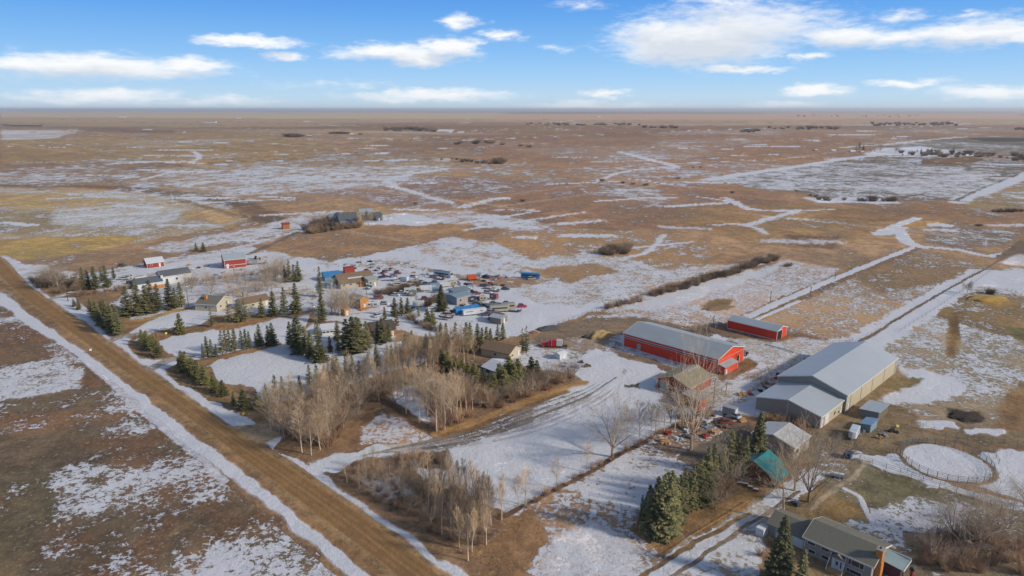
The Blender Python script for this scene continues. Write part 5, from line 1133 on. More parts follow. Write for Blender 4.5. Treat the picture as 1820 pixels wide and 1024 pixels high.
# blue grey farmhouse beyond the brown field
t = quick('grand_farmhouse', 'large blue grey farmhouse with several roofs beyond the brown field', 'house', (604, 403), (636, 401), 12, 4.5, 3.5, M_BLUEG, M_SHIND, 'x', 4, wally=M_BLUEG)
MB().prism([(4, 0), (14, 0), (14, 5.2), (9, 8.2), (4, 5.2)], 'x', 4.5, 13).build('tower_wall', simple('steel_blue_siding', (.16, .22, .27), .8), t)
MB().prism([(3.5, 5.0), (9, 8.3), (14.5, 5.0), (9, 8.7)], 'x', 4, 13.5).build('tower_roof', M_SHIND, t)
MB().box(-2, 14, -3, -.02, .1, 1.2).build('veranda', M_DRED, t)
quick('cream_farm_garage', 'cream gable garage left of the large blue grey farmhouse', 'garage', (600, 396), (612, 395), 9, 4.0, 2.4, simple('pale_cream_siding', (.50, .50, .40), .8), simple('green_grey_roof', (.24, .29, .29), .8), 'y', 1)
quick('white_farm_store', 'white store at the left end of the farmhouse yard', 'shed', (585, 394), (597, 394), 8, 3.4, 1.8, M_WHITE, M_BLUEG, 'x', 1)
quick('dark_farm_hall', 'dark blue hall right of the large blue grey farmhouse', 'shed', (668, 393), (680, 392), 9, 4.2, 1.6, simple('navy_siding', (.08, .11, .16), .8), M_SHIND, 'x', 1)
quick('green_farm_hall', 'pale green hall behind the golden poplars', 'shed', (640, 392), (664, 391), 9, 6.0, 2.0, simple('pale_green_siding', (.34, .36, .28), .8), M_GROOFX, 'x', 2)
quick('orange_shed', 'small orange brown shed alone beside the far snowy lane', 'shed', (503, 408), (515, 407), 4, 3.6, .8, simple('orange_brown_boards', (.34, .13, .05), .9), M_DRED, 'x', 0)
# far off farm buildings
far_g = 'farm buildings on the far plain'
WR = simple('far_white_roof', (.60, .62, .64), .7); DK = simple('far_dark_wall', (.12, .13, .15), .9)
for i, (x, y, wpx, hpx, wl, rf_, lb) in enumerate([
    (362, 218, 20, 2.6, WR, M_SHIND, 'long white barn alone on the far left plain'), (1512, 270, 12, 3, M_WHITE, WR, 'white roofed house at the left far farmstead'), (1530, 271, 8, 2.6, M_BLUEG, WR, 'blue grey house right of the left far farmstead spruce'),
    (1617, 274, 9, 4, M_BEIGE, M_SHIND, 'tan house at the left end of the far hamlet'), (1606, 276, 9, 3, M_WHITE, WR, 'white shed left of the tan far house'), (1640, 274, 12, 4, DK, M_SHIND, 'dark barn behind the tan far house'),
    (1672, 277, 8, 3, M_BLUEG, M_SHIND, 'blue house in the middle of the far hamlet'), (1696, 276, 7, 3, M_WHITE, WR, 'small white house in the middle of the far hamlet'), (1717, 277, 7, 2.6, M_WHITE, M_WHITE, 'small white shed right of the far hamlet middle'),
    (1735, 278, 10, 2.6, DK, WR, 'long low shed at the right end of the far hamlet'), (1793, 282, 10, 3.4, M_BLUEG, WR, 'blue grey farmhouse at the right edge of the plain'), (1812, 281, 8, 3, M_BEIGE, M_BROOF, 'tan building at the right edge of the plain'),
    (1448, 268, 8, 2, DK, WR, 'low shed left of the left far farmstead'), (1478, 268, 10, 2, M_WHITE, WR, 'white shed left of the left far farmstead'), (545, 243, 9, 2, DK, WR, 'low barn beside the far left pond'), (622, 239, 7, 2.2, M_WHITE, WR, 'white shed at the small far farm'),
    (210, 209, 12, 1.6, WR, WR, 'pale shed near the left horizon'), (420, 211, 7, 1.6, WR, WR, 'pale dot of a barn near the horizon'), (828, 212, 6, 1.6, WR, WR, 'pale barn near the middle horizon'), (1062, 208, 6, 1.6, WR, WR, 'pale barn near the right middle horizon')]):
    m_ = mpp(x, y); L_ = wpx*m_; h_ = hpx*m_*.62
    gable('far_farm_building', lb, 'farm building', G(x, y), R(8 if x < 900 else 20), L_, L_*.45, h_, h_*.5, wl, rf_, 'x', None, .3, group=far_g)
# ---------------------------------------------------------------- vehicles and yard things (built at the yard's own scale)
def wheels(t, xs, hw, r, w_=.22, pairs=2):
    for x in xs:
        for s_ in (-1, 1):
            wo = MB().disc((x, s_*(hw-w_*.45), r), 'y', r, w_, 12).build('wheel', RUBBER, t)
            MB().disc((x, s_*(hw-w_*.45), r), 'y', r*.55, w_+.03, 8).build('rim', STEEL, wo)
def vehicle(kind, rgb, label, px, ang, group='vehicles parked in the storage yard', L=None, rgb2=None, s=1.0, lean=0):
    ang = R(ang); name = {'car': 'parked_car', 'suv': 'parked_car', 'pickup': 'pickup_truck', 'van': 'parked_van', 'camper': 'camper_trailer', 'motorhome': 'motorhome', 'boxtrailer': 'cargo_trailer', 'container': 'shipping_container',
            'truck': 'box_truck', 'flatbed': 'flatbed_trailer', 'boat': 'boat_on_trailer', 'semi': 'semi_truck', 'bus': 'coach_bus', 'tractor': 'farm_tractor', 'skidoo': 'utility_trailer'}[kind]
    cat = name.replace('_', ' ').replace('parked ', '')
    t = thing(name, label, cat, G(*px), ang, group, s); P_ = paint(rgb); P2 = paint(rgb2 or (.55, .55, .55))
    if kind in ('car', 'suv'):
        hh = .62 if kind == 'car' else .78
        MB().prism([(-2.1, .28), (2.1, .28), (2.15, .62), (1.95, .82), (1.0, .92), (-1.6, .95), (-2.1, .85)], 'y', -.85, .85).build('body', P_, t, bevel=.05)
        gl = MB().prism([(-1.75, .94), (1.0, .91), (.35, .90+hh), (-1.2 if kind == 'car' else -1.75, .92+hh)], 'y', -.74, .74).build('windows', GLASS, t)
        MB().prism([(-1.15 if kind == 'car' else -1.7, .925+hh), (.32, .905+hh), (.30, .96+hh), (-1.1 if kind == 'car' else -1.65, .97+hh)], 'y', -.70, .70).build('roof', P_, t)
        wheels(t, (-1.3, 1.35), .85, .33)
    elif kind == 'pickup':
        MB().prism([(-2.7, .5), (2.6, .45), (2.65, .85), (2.5, 1.05), (1.3, 1.12), (-2.7, 1.12)], 'y', -.95, .95).build('body', P_, t, bevel=.05)
        MB().prism([(-.9, 1.12), (1.35, 1.11), (.75, 1.74), (-.75, 1.76)], 'y', -.84, .84).build('cab_windows', GLASS, t)
        MB().prism([(-.72, 1.765), (.72, 1.745), (.68, 1.82), (-.70, 1.83)], 'y', -.80, .80).build('cab_roof', P_, t)
        MB().box(-2.6, -1.0, -.8, .8, 1.125, 1.14).build('bed', RUBBER, t); wheels(t, (-1.75, 1.7), .95, .40, .26)
    elif kind == 'van':
        MB().prism([(-2.4, .35), (2.3, .35), (2.4, .9), (1.7, 1.2), (1.2, 2.0), (-2.4, 2.05)], 'y', -.95, .95).build('body', P_, t, bevel=.06)
        MB().prism([(1.28, 1.92), (1.74, 1.22), (1.80, 1.24), (1.34, 1.96)], 'y', -.85, .85).build('windscreen', GLASS, t)
        MB().box(-1.9, .9, -.97, -.94, 1.25, 1.75).box(-1.9, .9, .94, .97, 1.25, 1.75).build('side_windows', GLASS, t); wheels(t, (-1.5, 1.5), .95, .36)
    elif kind in ('camper', 'boxtrailer'):
        L = L or 6.0; h = 2.6
        pr = [(-L/2, .5), (L/2-.3, .5), (L/2, 1.1), (L/2-.1, h-.35), (L/2-.5, h), (-L/2+.2, h), (-L/2, h-.3)] if kind == 'camper' else [(-L/2, .5), (L/2, .5), (L/2, h), (-L/2, h)]
        MB().prism(pr, 'y', -1.15, 1.15).build('body', P_, t, bevel=.06)
        if kind == 'camper':
            MB().box(-L*.36, -L*.16, -1.18, -1.145, 1.35, 1.95).box(L*.08, L*.30, -1.18, -1.145, 1.35, 1.95).box(-L*.36, L*.3, 1.145, 1.18, 1.35, 1.9).build('side_windows', GLASS, t)
            MB().box(-L*.12, -L*.12+.65, -1.19, -1.145, .6, 2.2).build('door', P2, t); MB().box(-L/2+.1, L/2-.2, -1.17, -1.145, .85, 1.05).box(-L/2+.1, L/2-.2, 1.145, 1.17, .85, 1.05).build('stripe', P2, t)
            MB().box(-.4, .4, -.4, .4, h, h+.22).build('roof_unit', P2, t)
        else: MB().box(-L*.3, L*.05, -1.17, -1.145, 1.5, 1.95).build('side_panel', P2, t); MB().box(-L/2-.03, -L/2, -1.0, 1.0, .6, 2.4).build('rear_door', P2, t)
        wheels(t, (-.5, .4), 1.1, .34); MB().tube((L/2-.3, -.8, .55), (L/2+1.1, 0, .5), .05).tube((L/2-.3, .8, .55), (L/2+1.1, 0, .5), .05).build('hitch', STEEL, t)
    elif kind in ('motorhome', 'bus'):
        L = L or 9.0; h = 3.0
        MB().prism([(-L/2, .5), (L/2-.2, .5), (L/2, 1.2), (L/2-.35, h-.1), (L/2-.6, h), (-L/2, h)], 'y', -1.22, 1.22).build('body', P_, t, bevel=.06)
        MB().box(-L*.42, L*.36, -1.245, -1.21, 1.6, 2.25).box(-L*.42, L*.36, 1.21, 1.245, 1.6, 2.25).build('side_windows', GLASS, t)
        MB().prism([(L/2-.02, 1.35), (L/2+.03, 1.35), (L/2-.30, h-.25), (L/2-.35, h-.25)], 'y', -1.1, 1.1).build('windscreen', GLASS, t)
        MB().box(-L/2+.2, L/2-.8, -1.05, 1.05, h, h+.08).build('roof_panel', P2, t); wheels(t, (-L*.28, L*.33), 1.2, .45, .28)
    elif kind == 'container':
        L = L or 6.1; m_ = MB().box(-L/2, L/2, -1.2, 1.2, .15, 2.6)
        m_.build('box', P_, t)
        rb = MB()
        for k in range(int(L/.45)): rb.box(-L/2+.15+k*.45, -L/2+.32+k*.45, -1.23, -1.201, .3, 2.45).box(-L/2+.15+k*.45, -L/2+.32+k*.45, 1.201, 1.23, .3, 2.45)
        rb.build('ribs', P_, t); MB().box(L/2, L/2+.04, -1.1, -.05, .25, 2.5).build('door', P2 if rgb2 else P_, t); MB().box(L/2, L/2+.04, .05, 1.1, .25, 2.5).build('door', P2 if rgb2 else P_, t)
        MB().box(-L/2, L/2, -1.25, 1.25, 0, .15).build('skid', STEEL, t)
    elif kind == 'truck':
        MB().box(-3.4, .9, -1.15, 1.15, .8, 3.0).build('box', P_, t, bevel=.04); MB().prism([(1.0, .5), (3.1, .5), (3.15, 1.2), (2.6, 1.4), (2.1, 2.2), (1.0, 2.25)], 'y', -1.0, 1.0).build('cab', P2, t, bevel=.05)
        MB().prism([(2.17, 2.15), (2.66, 1.42), (2.72, 1.45), (2.23, 2.18)], 'y', -.9, .9).build('windscreen', GLASS, t); wheels(t, (-2.2, 2.1), 1.05, .45, .28)
    elif kind == 'flatbed':
        L = L or 6; MB().box(-L/2, L/2, -1.1, 1.1, .55, .75).build('deck', P_, t); MB().box(L/2-.2, L/2, -1.1, 1.1, .75, 1.5).build('headboard', P_, t); wheels(t, (-L*.2, -L*.05), 1.05, .38)
        MB().box(-L*.3, L*.1, -.8, .7, .76, 1.1).build('load', P2, t)
    elif kind == 'boat':
        MB().prism([(-3, -1), (1.6, -1), (3.4, 0), (1.6, 1), (-3, 1)], 'z', .9, 1.5).build('hull', P_, t, bevel=.08); MB().prism([(-2.6, -.7), (1.4, -.7), (2.6, 0), (1.4, .7), (-2.6, .7)], 'z', 1.5, 1.62).build('deck', P2, t)
        MB().box(-.1, .1, -.7, .7, 1.62, 2.1).build('windscreen', GLASS, t); MB().box(-3, 2.4, -.1, .1, .5, .6).build('trailer_beam', STEEL, t); wheels(t, (-1.2,), 1.0, .33)
    elif kind == 'tractor':
        MB().box(-.9, 1.7, -.35, .35, .8, 1.5).build('hood', P_, t, bevel=.06); MB().box(-1.5, -.1, -.7, .7, .9, 2.5).build('cab', P2, t, bevel=.05); MB().box(-1.45, -.15, -.72, .72, 1.5, 2.3).build('cab_windows', GLASS, t)
        for x, r_ in ((-1.1, .8), (1.3, .45)):
            for s_ in (-1, 1): MB().disc((x, s_*.9, r_), 'y', r_, .4, 14).build('wheel', RUBBER, t)
    elif kind == 'semi':   # long nosed tractor with sleeper, nose at +x
        MB().prism([(.9, .8), (3.5, .75), (3.6, 1.0), (3.5, 1.75), (2.6, 1.95), (.9, 2.1)], 'y', -.75, .75).build('hood', P_, t, bevel=.08)
        MB().box(-.5, .95, -1.1, 1.1, .7, 2.55).build('cab', P_, t, bevel=.08); MB().prism([(.96, 2.0), (1.02, 2.0), (.80, 2.5), (.74, 2.5)], 'y', -.95, .95).build('windscreen', GLASS, t)
        MB().prism([(-2.4, .7), (-.52, .7), (-.52, 3.2), (-1.0, 3.35), (-2.4, 3.35)], 'y', -1.15, 1.15).build('sleeper', P_, t, bevel=.08); MB().prism([(-.5, 2.56), (.6, 2.56), (-.5, 3.2)], 'y', -1.0, 1.0).build('roof_fairing', P_, t)
        MB().box(-.2, .6, -1.12, -1.09, 1.7, 2.3).box(-.2, .6, 1.09, 1.12, 1.7, 2.3).build('side_windows', GLASS, t); MB().box(3.55, 3.62, -.55, .55, .9, 1.7).build('grille', STEEL, t)
        for s_ in (-1, 1): MB().box(2.2, 3.5, s_*.95-.22, s_*.95+.22, .75, 1.15).build('fender', P_, t); MB().tube((-.6, s_*1.2, .8), (-.6, s_*1.2, 3.9), .08, .08, 8).build('exhaust_stack', STEEL, t)
        MB().box(-7.0, -2.4, -.45, .45, .75, .95).build('frame', RUBBER, t); MB().box(-4.9, -2.55, -1.2, 1.2, 1.0, 3.3).build('white_box', P2, t, bevel=.04)
        wheels(t, (2.8,), 1.1, .5, .3); wheels(t, (-5.2, -6.4), 1.15, .5, .5)
    return t
V = vehicle; WH = (.58, .59, .60); BK = (.05, .05, .055); GY = (.28, .29, .30); TN = (.48, .42, .32)
S_ = .93
V('semi', (.50, .015, .02), 'bright red highway tractor with white box behind its sleeper cab', (978, 617), 172, None, rgb2=(.5, .5, .48), s=.85)
for a in ([('pickup', (.03, .05, .13), 'dark blue pickup in the upper left of the storage yard', (682, 494), 20), ('car', (.05, .07, .18), 'dark blue car right of the dark blue pickup', (699, 493), 25),
    ('boat', WH, 'white boat on trailer below the dark blue car', (695, 499), 8), ('pickup', WH, 'white pickup towing past the white boat', (710, 500), 10), ('car', WH, 'white car at the upper left of the storage yard', (722, 496), 15),
    ('bus', WH, 'long white coach with dark roof band at the back of the yard', (788, 492), -28, 11, (.06, .07, .10)), ('pickup', GY, 'grey pickup left of the long white coach', (772, 494), -20), ('flatbed', (.2, .12, .1), 'rusty flatbed below the long white coach', (782, 497), -20),
    ('camper', TN, 'cream camper with dark windows below the long white coach', (804, 508), 20, 5, (.3, .2, .1)), ('boxtrailer', WH, 'white cargo trailer behind the dark spruce top', (790, 510), 12, 6), ('boxtrailer', (.20, .27, .36), 'blue grey cargo trailer left of the white cargo trailer', (773, 513), 15, 5),
    ('truck', (.60, .10, .02), 'orange box truck at the yard back', (843, 498), 15, None, (.3, .3, .3)), ('truck', (.22, .28, .28), 'grey green truck right of the orange box truck', (852, 495), 80), ('pickup', (.05, .06, .10), 'dark pickup right of the orange box truck', (864, 494), -25),
    ('flatbed', (.22, .2, .2), 'long empty trailer near the dark pickup', (878, 492), 5), ('motorhome', (.02, .20, .42), 'bright blue bus at the far edge of the yard', (943, 495), -15, 10, (.03, .26, .50)), ('suv', TN, 'tan jeep parked before the bright blue bus', (945, 497), 10),
    ('camper', WH, 'white camper among the parked row in mid yard', (818, 517), 8, 6, (.25, .2, .2)), ('van', GY, 'grey van beside the mid yard white camper', (834, 514), 70), ('car', (.10, .05, .12), 'purple car at the end of the mid yard white camper', (810, 515), 40),
    ('car', (.05, .11, .14), 'dark teal car before the grey van', (830, 521), 10), ('suv', (.10, .14, .17), 'slate wagon right of the dark teal car', (839, 521), -10), ('car', (.36, .02, .06), 'red car in mid yard beside the slate wagon', (847, 523), 12),
    ('flatbed', (.32, .22, .15), 'flatbed with brown load right of the mid yard', (870, 514), -20), ('flatbed', (.25, .22, .2), 'second flatbed right of the brown load', (879, 518), -22), ('pickup', (.12, .10, .14), 'dark pickup beside the flatbeds', (862, 510), -15), ('car', (.06, .08, .10), 'dark car alone beyond the flatbeds', (898, 515), -10),
    ('boxtrailer', (.62, .62, .61), 'large white cargo trailer left of the dark spruce', (753, 517), 14, 8), ('camper', TN, 'cream camper left of the large white cargo trailer', (739, 518), 14, 5, (.4, .2, .12)), ('camper', (.5, .5, .47), 'old pale camper in the windbreak gap', (729, 521), 14, 6),
    ('car', WH, 'white car in the windbreak row', (703, 526), -15), ('car', (.45, .46, .48), 'silver car right of the windbreak row white car', (720, 525), 5), ('pickup', (.5, .5, .5), 'pale pickup beside the old pale camper', (713, 523), 0), ('car', (.07, .07, .08), 'black car behind the large white cargo trailer', (745, 508), 10), ('car', (.10, .11, .12), 'charcoal car behind the large white cargo trailer', (757, 506), 10), ('van', (.45, .47, .42), 'pale van above the windbreak', (708, 508), 10),
    ('car', (.5, .51, .5), 'silver car beside the orange sided house', (683, 541), -15), ('camper', WH, 'white camper against the orange sided house', (663, 546), 8, 6, (.2, .2, .2)), ('boxtrailer', (.52, .54, .46), 'pale cream cargo trailer near the dark spruce', (744, 545), 14, 5),
    ('container', (.02, .20, .46), 'bright blue shipping container behind the lettered white trailer', (829, 555), 36, 12), ('pickup', (.35, .27, .22), 'brown pickup left of the bright blue container', (798, 562), 5), ('car', (.14, .08, .06), 'rusty car beside the brown pickup', (806, 557), 30),
    ('boat', (.16, .06, .10), 'low maroon boat lying on the snow', (793, 568), -25), ('pickup', (.28, .30, .28), 'grey pickup at the left wall of the repair shop', (796, 533), 20), ('van', (.5, .5, .46), 'white van above the repair shop', (802, 529), 10), ('car', (.40, .31, .2), 'tan car above the repair shop', (812, 527), 10), ('car', (.16, .17, .12), 'olive car above the repair shop', (822, 525), 10),
    ('pickup', (.30, .10, .10), 'red brown pickup right of the repair shop', (850, 534), 5), ('camper', (.55, .48, .32), 'cream truck camper right of the red brown pickup', (859, 535), 5, 3.5, (.4, .3, .2)), ('car', (.25, .28, .12), 'green gold car right of the repair shop', (854, 543), -25), ('pickup', (.14, .13, .12), 'dark pickup below the green gold car', (861, 546), -25), ('car', (.30, .25, .16), 'tan sedan between the repair shop and campers', (847, 541), -20),
    ('motorhome', (.38, .35, .26), 'beige motorhome with cream front near the yard middle', (888, 554), 14, 9, (.3, .28, .22)), ('motorhome', (.40, .35, .27), 'beige motorhome behind the cream fronted one', (903, 550), 14, 7, (.28, .22, .18)), ('car', (.07, .09, .10), 'dark car behind the beige motorhomes', (901, 541), 10), ('car', (.2, .2, .2), 'grey car left of the beige motorhomes', (878, 541), 10), ('pickup', (.12, .12, .12), 'dark pickup at the left end of the beige motorhomes', (874, 556), 20),
    ('flatbed', (.14, .12, .12), 'low trailer right of the beige motorhomes', (915, 554), -15), ('suv', (.46, .015, .07), 'crimson suv alone on the open snow', (928, 546), 8), ('pickup', (.10, .13, .22), 'blue pickup behind the dark shed', (866, 561), 10),
    ('van', (.55, .56, .58), 'white van beside the pale feathery trees', (592, 512), 25), ('car', (.5, .5, .5), 'white car under the rusty evergreen', (672, 563), 40)]):
    kind, rgb, lab, px, an = a[:5]; V(kind, rgb, lab, px, an, L=(a[5] if len(a) > 5 else None), rgb2=(a[6] if len(a) > 6 else None), s=S_)
t = V('boxtrailer', (.62, .63, .63), 'white semi trailer with dark lettering on its long side', (843, 559), 22, L=10.5, s=S_)
for c in list(t.children):
    if c.name.startswith('side_panel'): D.objects.remove(c)
# the lettering on that trailer is too small to read: short dark strokes in two blocks
xg = [(.04,.05,.08),(.5,.51,.52),(.3,.31,.32),(.12,.13,.14),(.20,.06,.055),(.36,.32,.25),(.10,.16,.22),(.55,.56,.57),(.16,.18,.12)]
xs_ = sorted(scatter([(620,486),(700,478),(775,486),(815,500),(880,520),(905,540),(870,566),(800,560),(690,545),(640,520)], 46, 1, 1, 6.5))
cn = ['navy','white','grey','charcoal','maroon','tan','slate blue','pale','olive']
for k, (x, y, _) in enumerate(xs_):
    if any(abs(x-c[0]) < 9 and abs(y-c[1]) < 5 for c in ((785,550),(825,533),(829,553),(843,557),(888,554),(780,545))): continue
    q = rd.randrange(9); kd = rd.choice(['car', 'car', 'suv', 'pickup', 'van', 'boxtrailer', 'flatbed']); wd_ = {'car': 'car', 'suv': 'wagon', 'pickup': 'pickup', 'van': 'van', 'boxtrailer': 'small trailer', 'flatbed': 'flat trailer'}[kd]
    V(kd, xg[q], cn[q]+' '+wd_+' among the stored rows '+ordw(k+1)+' from the left', (x, y), rd.choice([10, 15, 20, -20, 70, -30]), L=3.6 if kd in ('boxtrailer', 'flatbed') else None, s=S_)
lt = MB()
for k, (x0, x1) in enumerate(((-4.0, -3.6), (-3.5, -3.1), (-3.0, -2.7), (-2.6, -2.2), (-2.1, -1.6), (-1.5, -1.2), (-1.1, -.8), (2.3, 2.6), (2.7, 3.2), (3.3, 3.6))): lt.box(x0, x1, -1.165, -1.147, 1.55+.12*(k % 2), 2.0)
lt.build('lettering', paint((.08, .09, .16)), t)
g2 = 'vehicles at the north west houses'
for kind, rgb, lab, px, an in (('suv', (.03, .04, .08), 'dark blue car before the cream garage', (232, 505), 10), ('pickup', (.5, .52, .48), 'white pickup on the farmhouse drive', (221, 497), 8), ('van', (.5, .52, .46), 'pale van on the farmhouse drive', (228, 495), 8),
    ('car', (.08, .09, .10), 'dark car above the farmhouse drive', (217, 473), 5), ('camper', (.55, .56, .54), 'white camper at the road bend bushes', (113, 497), 12), ('flatbed', (.3, .28, .25), 'flat trailer right of the road bend camper', (128, 494), 12),
    ('car', (.06, .07, .07), 'black car in the drive of the tan house', (362, 539), 10), ('suv', (.07, .08, .10), 'dark suv beside the yard back spruces', (508, 502), 8), ('tractor', (.40, .42, .05), 'yellow green tractor right of the far red barn', (458, 461), 10), ('flatbed', (.2, .16, .15), 'farm trailer right of the far red barn', (464, 469), 5),
    ('boxtrailer', (.30, .31, .30), 'grey trailer behind the far red barn', (449, 470), 8), ('camper', (.52, .54, .54), 'white camper beside the slim spruces', (588, 588), 5), ('car', (.12, .13, .14), 'grey car on the bungalow drive', (880, 629), 10), ('pickup', (.08, .09, .10), 'dark pickup on the bungalow drive', (893, 627), 10)):
    V(kind, rgb, lab, px, an, g2, s=S_)
V('boxtrailer', (.30, .31, .32), 'grey trailer in front of the machine shed corner', (1297, 737), 140, 'vehicles near the arena', L=4, s=.9)
V('car', (.22, .045, .03), 'rusty red wrecked car in the scrap patch', (1290, 753), 10, 'vehicles near the arena', s=.95)
V('car', (.55, .56, .56), 'snow covered wrecked car above the rusty red one', (1305, 741), 120, 'vehicles near the arena', s=.9)
V('tractor', (.50, .36, .18), 'cream tractor at the end wall of the big red barn', (1324, 630), 60, 'vehicles near the arena', s=.8)
V('suv', (.05, .06, .08), 'dark blue quad cab under the tall forked tree', (1412, 897), 120, 'vehicles near the arena', s=.5)
# horse trailer with rounded nose
t = thing('horse_trailer', 'white rounded horse trailer with side windows parked near the arena', 'horse trailer', G(1517, 776), E1A+R(190))
MB().prism([(-2.4, -1), (1.7, -1), (2.5, -.75), (2.9, 0), (2.5, .75), (1.7, 1), (-2.4, 1)], 'z', .5, 2.35).build('body', paint((.56, .58, .58)), t, bevel=.12)
MB().box(-1.9, -.6, .99, 1.02, 1.5, 1.8).box(-.3, 1.0, .99, 1.02, 1.5, 1.8).build('side_windows', GLASS, t); MB().box(-2.2, 1.4, -.8, .8, 2.36, 2.42).build('roof_panel', paint((.50, .56, .60)), t)
MB().box(-2.44, -2.4, -.85, .85, .6, 2.2).build('rear_door', STEEL, t); wheels(t, (-.8, .1), 1.0, .34); MB().tube((2.7, 0, .6), (3.9, 0, .55), .06).build('hitch', STEEL, t)
t = thing('dumpster', 'dark blue waste bin with white panel beside the paddock corner', 'dumpster', G(1507, 813), E1A)
MB().prism([(-.8, .1), (.8, .1), (1.0, 1.3), (-1.0, 1.3)], 'y', -.8, .8).build('bin', paint((.02, .06, .13)), t, bevel=.05); MB().prism([(-1.05, 1.3), (1.05, 1.3), (.9, 1.5), (-1.05, 1.42)], 'y', -.85, .85).build('lid', paint((.03, .05, .08)), t); MB().box(-.9, -.88, -.35, .35, .6, 1.0).build('panel', paint((.5, .55, .6)), t)
t = thing('white_wagon', 'long white flat wagon beside the paddock fence', 'wagon', G(1487, 848), R(-25))
MB().box(-1.5, 1.5, -.7, .7, .5, .9).build('deck', paint((.55, .58, .58)), t); MB().box(-1.5, 1.5, -.72, -.70, .9, 1.2).build('side_board', paint((.55, .58, .58)), t); wheels(t, (-1.0, 1.0), .7, .3, .18)
t = thing('barbecue', 'red and dark round thing beside the house sunroom', 'barbecue', hb+e1*6.6-e2*4.6, E1A)
MB().box(-.2, .2, -.2, .2, 0, 1.5).build('stand', paint((.42, .02, .03)), t); MB().disc((0, 0, 1.75), 'x', .42, .5, 14).build('drum', paint((.06, .06, .06)), t)
# planters / log blocks beside the cabin
for k, (x, y) in enumerate(((1316, 861), (1325, 863), (1333, 868), (1343, 873))):
    t = thing('firewood_block', 'snow topped log block '+ordw(k+1)+' from the left beside the cabin path', 'log block', G(x, y), R(-20), 'log blocks by the cabin')
    MB().box(-.55, .55, -.3, .3, 0, .5).build('log_pile', M_LOG, t, bevel=.04); MB().box(-.5, .5, -.27, .27, .5, .62).build('snow_cap', M_SNOWR, t, bevel=.03)
# straw and earth heaps
def heap(name, label, cat, px, a, b, h, mat, ang=0, seed=1, jag=.3):
    r_ = random.Random(seed); bm = bmesh.new(); bmesh.ops.create_icosphere(bm, subdivisions=4, radius=1)
    for v in bm.verts:
        q = v.co; k = 1+jag*(math.sin(q.x*5+seed)*math.cos(q.y*6+seed*2)*.5+r_.uniform(-.25, .25)*.5)
        v.co = Vector((q.x*a*k, q.y*b*k, max(-.15, q.z)*h*k))
    m = D.meshes.new(name); bm.to_mesh(m); bm.free(); m.materials.append(mat)
    o = D.objects.new(name, m); COL.objects.link(o); o.location = G(*px); o.rotation_euler.z = R(ang); return tag(o, label, cat)
M_STRAW = simple('straw', (.42, .29, .13), .95, 0, .35, 3, bump=.8, bs=6); M_SOIL = simple('dark_soil', (.12, .085, .06), .95, 0, .3, 2, bump=.8, bs=5); M_ROCK = simple('dark_rubble', (.09, .085, .085), .95, 0, .4, 3, bump=.9, bs=4)
heap('straw_stack', 'tan straw stack dusted with snow left of the big red barn', 'straw stack', (1067, 599), 4.4, 3.0, 2.3, M_STRAW, 20, 3)
heap('soil_heap', 'brown earth heap at the snowy side of the straw stack', 'heap', (1048, 600), 2.6, 1.8, 1.1, M_SOIL, 0, 4)
heap('rubble_heap', 'dark rubble heap along the yard fence above the red truck', 'heap', (975, 585), 4.6, 2.2, 1.2, M_ROCK, 25, 5)
heap('manure_heap', 'nearly black manure heap in the east pasture', 'heap', (1716, 742), 4.4, 3.2, .9, simple('manure', (.05, .036, .026), .95, 0, .3, 3, bump=.8), 10, 6)
heap('straw_mound', 'golden straw mound at the top of the east pasture', 'mound', (1755, 532), 8.5, 4.5, 1.5, simple('golden_straw', (.40, .25, .07), .95, 0, .25, 2, bump=.8), 0, 7)
heap('dark_heap', 'dark heap between the two large red buildings', 'heap', (1245, 595), 4.6, 3.0, .9, M_SOIL, 0, 8)
heap('orange_heap', 'small orange brown heap beside the yard fence', 'heap', (949, 592), 1.8, 1.2, .9, simple('rust_scrap', (.34, .15, .08), .9, 0, .4, 4, bump=.7), 0, 9)
heap('brown_mound', 'low brown grassy mound in the speckled field', 'mound', (1277, 548), 7.5, 3.2, .8, simple('dry_grass', (.24, .16, .085), .95, 0, .3, 2, bump=.8), 20, 10)
t = thing('feeder', 'small yellow feed tub in the brown yard', 'feed tub', G(1594, 760), 0); MB().disc((0, 0, .3), 'x', .45, .7, 12).build('tub', paint((.62, .60, .16)), t)
# scrap and junk lying about the yards
jm = [M_WOOD, M_DRED, STEEL, M_ROCK, M_BLUEG, RUBBER, M_PINE, M_SNOWR]
jn = {id(M_WOOD): ('weathered timber', 'timber_pile'), id(M_DRED): ('faded red scrap', 'scrap_pile'), id(STEEL): ('bare steel scrap', 'scrap_pile'), id(M_ROCK): ('dark rubble', 'rubble_pile'), id(M_BLUEG): ('blue grey scrap', 'scrap_pile'), id(RUBBER): ('black tyre', 'tyre_pile'), id(M_PINE): ('pale lumber', 'timber_pile'), id(M_SNOWR): ('snow covered', 'covered_pile')}
def junk(poly_, n, where, group, smax=1.4):
    for k, (x, y, _) in enumerate(sorted(scatter(poly_, n, 1, 1, 2.2))):
        mt = rd.choice(jm); m_ = MB()
        for _i in range(rd.randint(3, 6)):
            cx, cy = ru(-.8, .8), ru(-.6, .6); l_, w2, h_ = ru(.3, smax), ru(.12, .5), ru(.15, .7); a = ru(0, 3.14)
            b0 = len(m_.v); m_.box(-l_, l_, -w2, w2, 0, h_)
            for q in range(b0, b0+8):
                X_, Y_, Z_ = m_.v[q]; m_.v[q] = (cx+X_*math.cos(a)-Y_*math.sin(a), cy+X_*math.sin(a)+Y_*math.cos(a), Z_*(1+.25*math.sin(X_*3)))
        o = m_.build(jn[id(mt)][1], mt); o.location = G(x, y); o.rotation_euler.z = ru(0, 3)
        tag(o, jn[id(mt)][0]+' pile '+ordw(k+1)+' from the left '+where, 'junk pile', group)
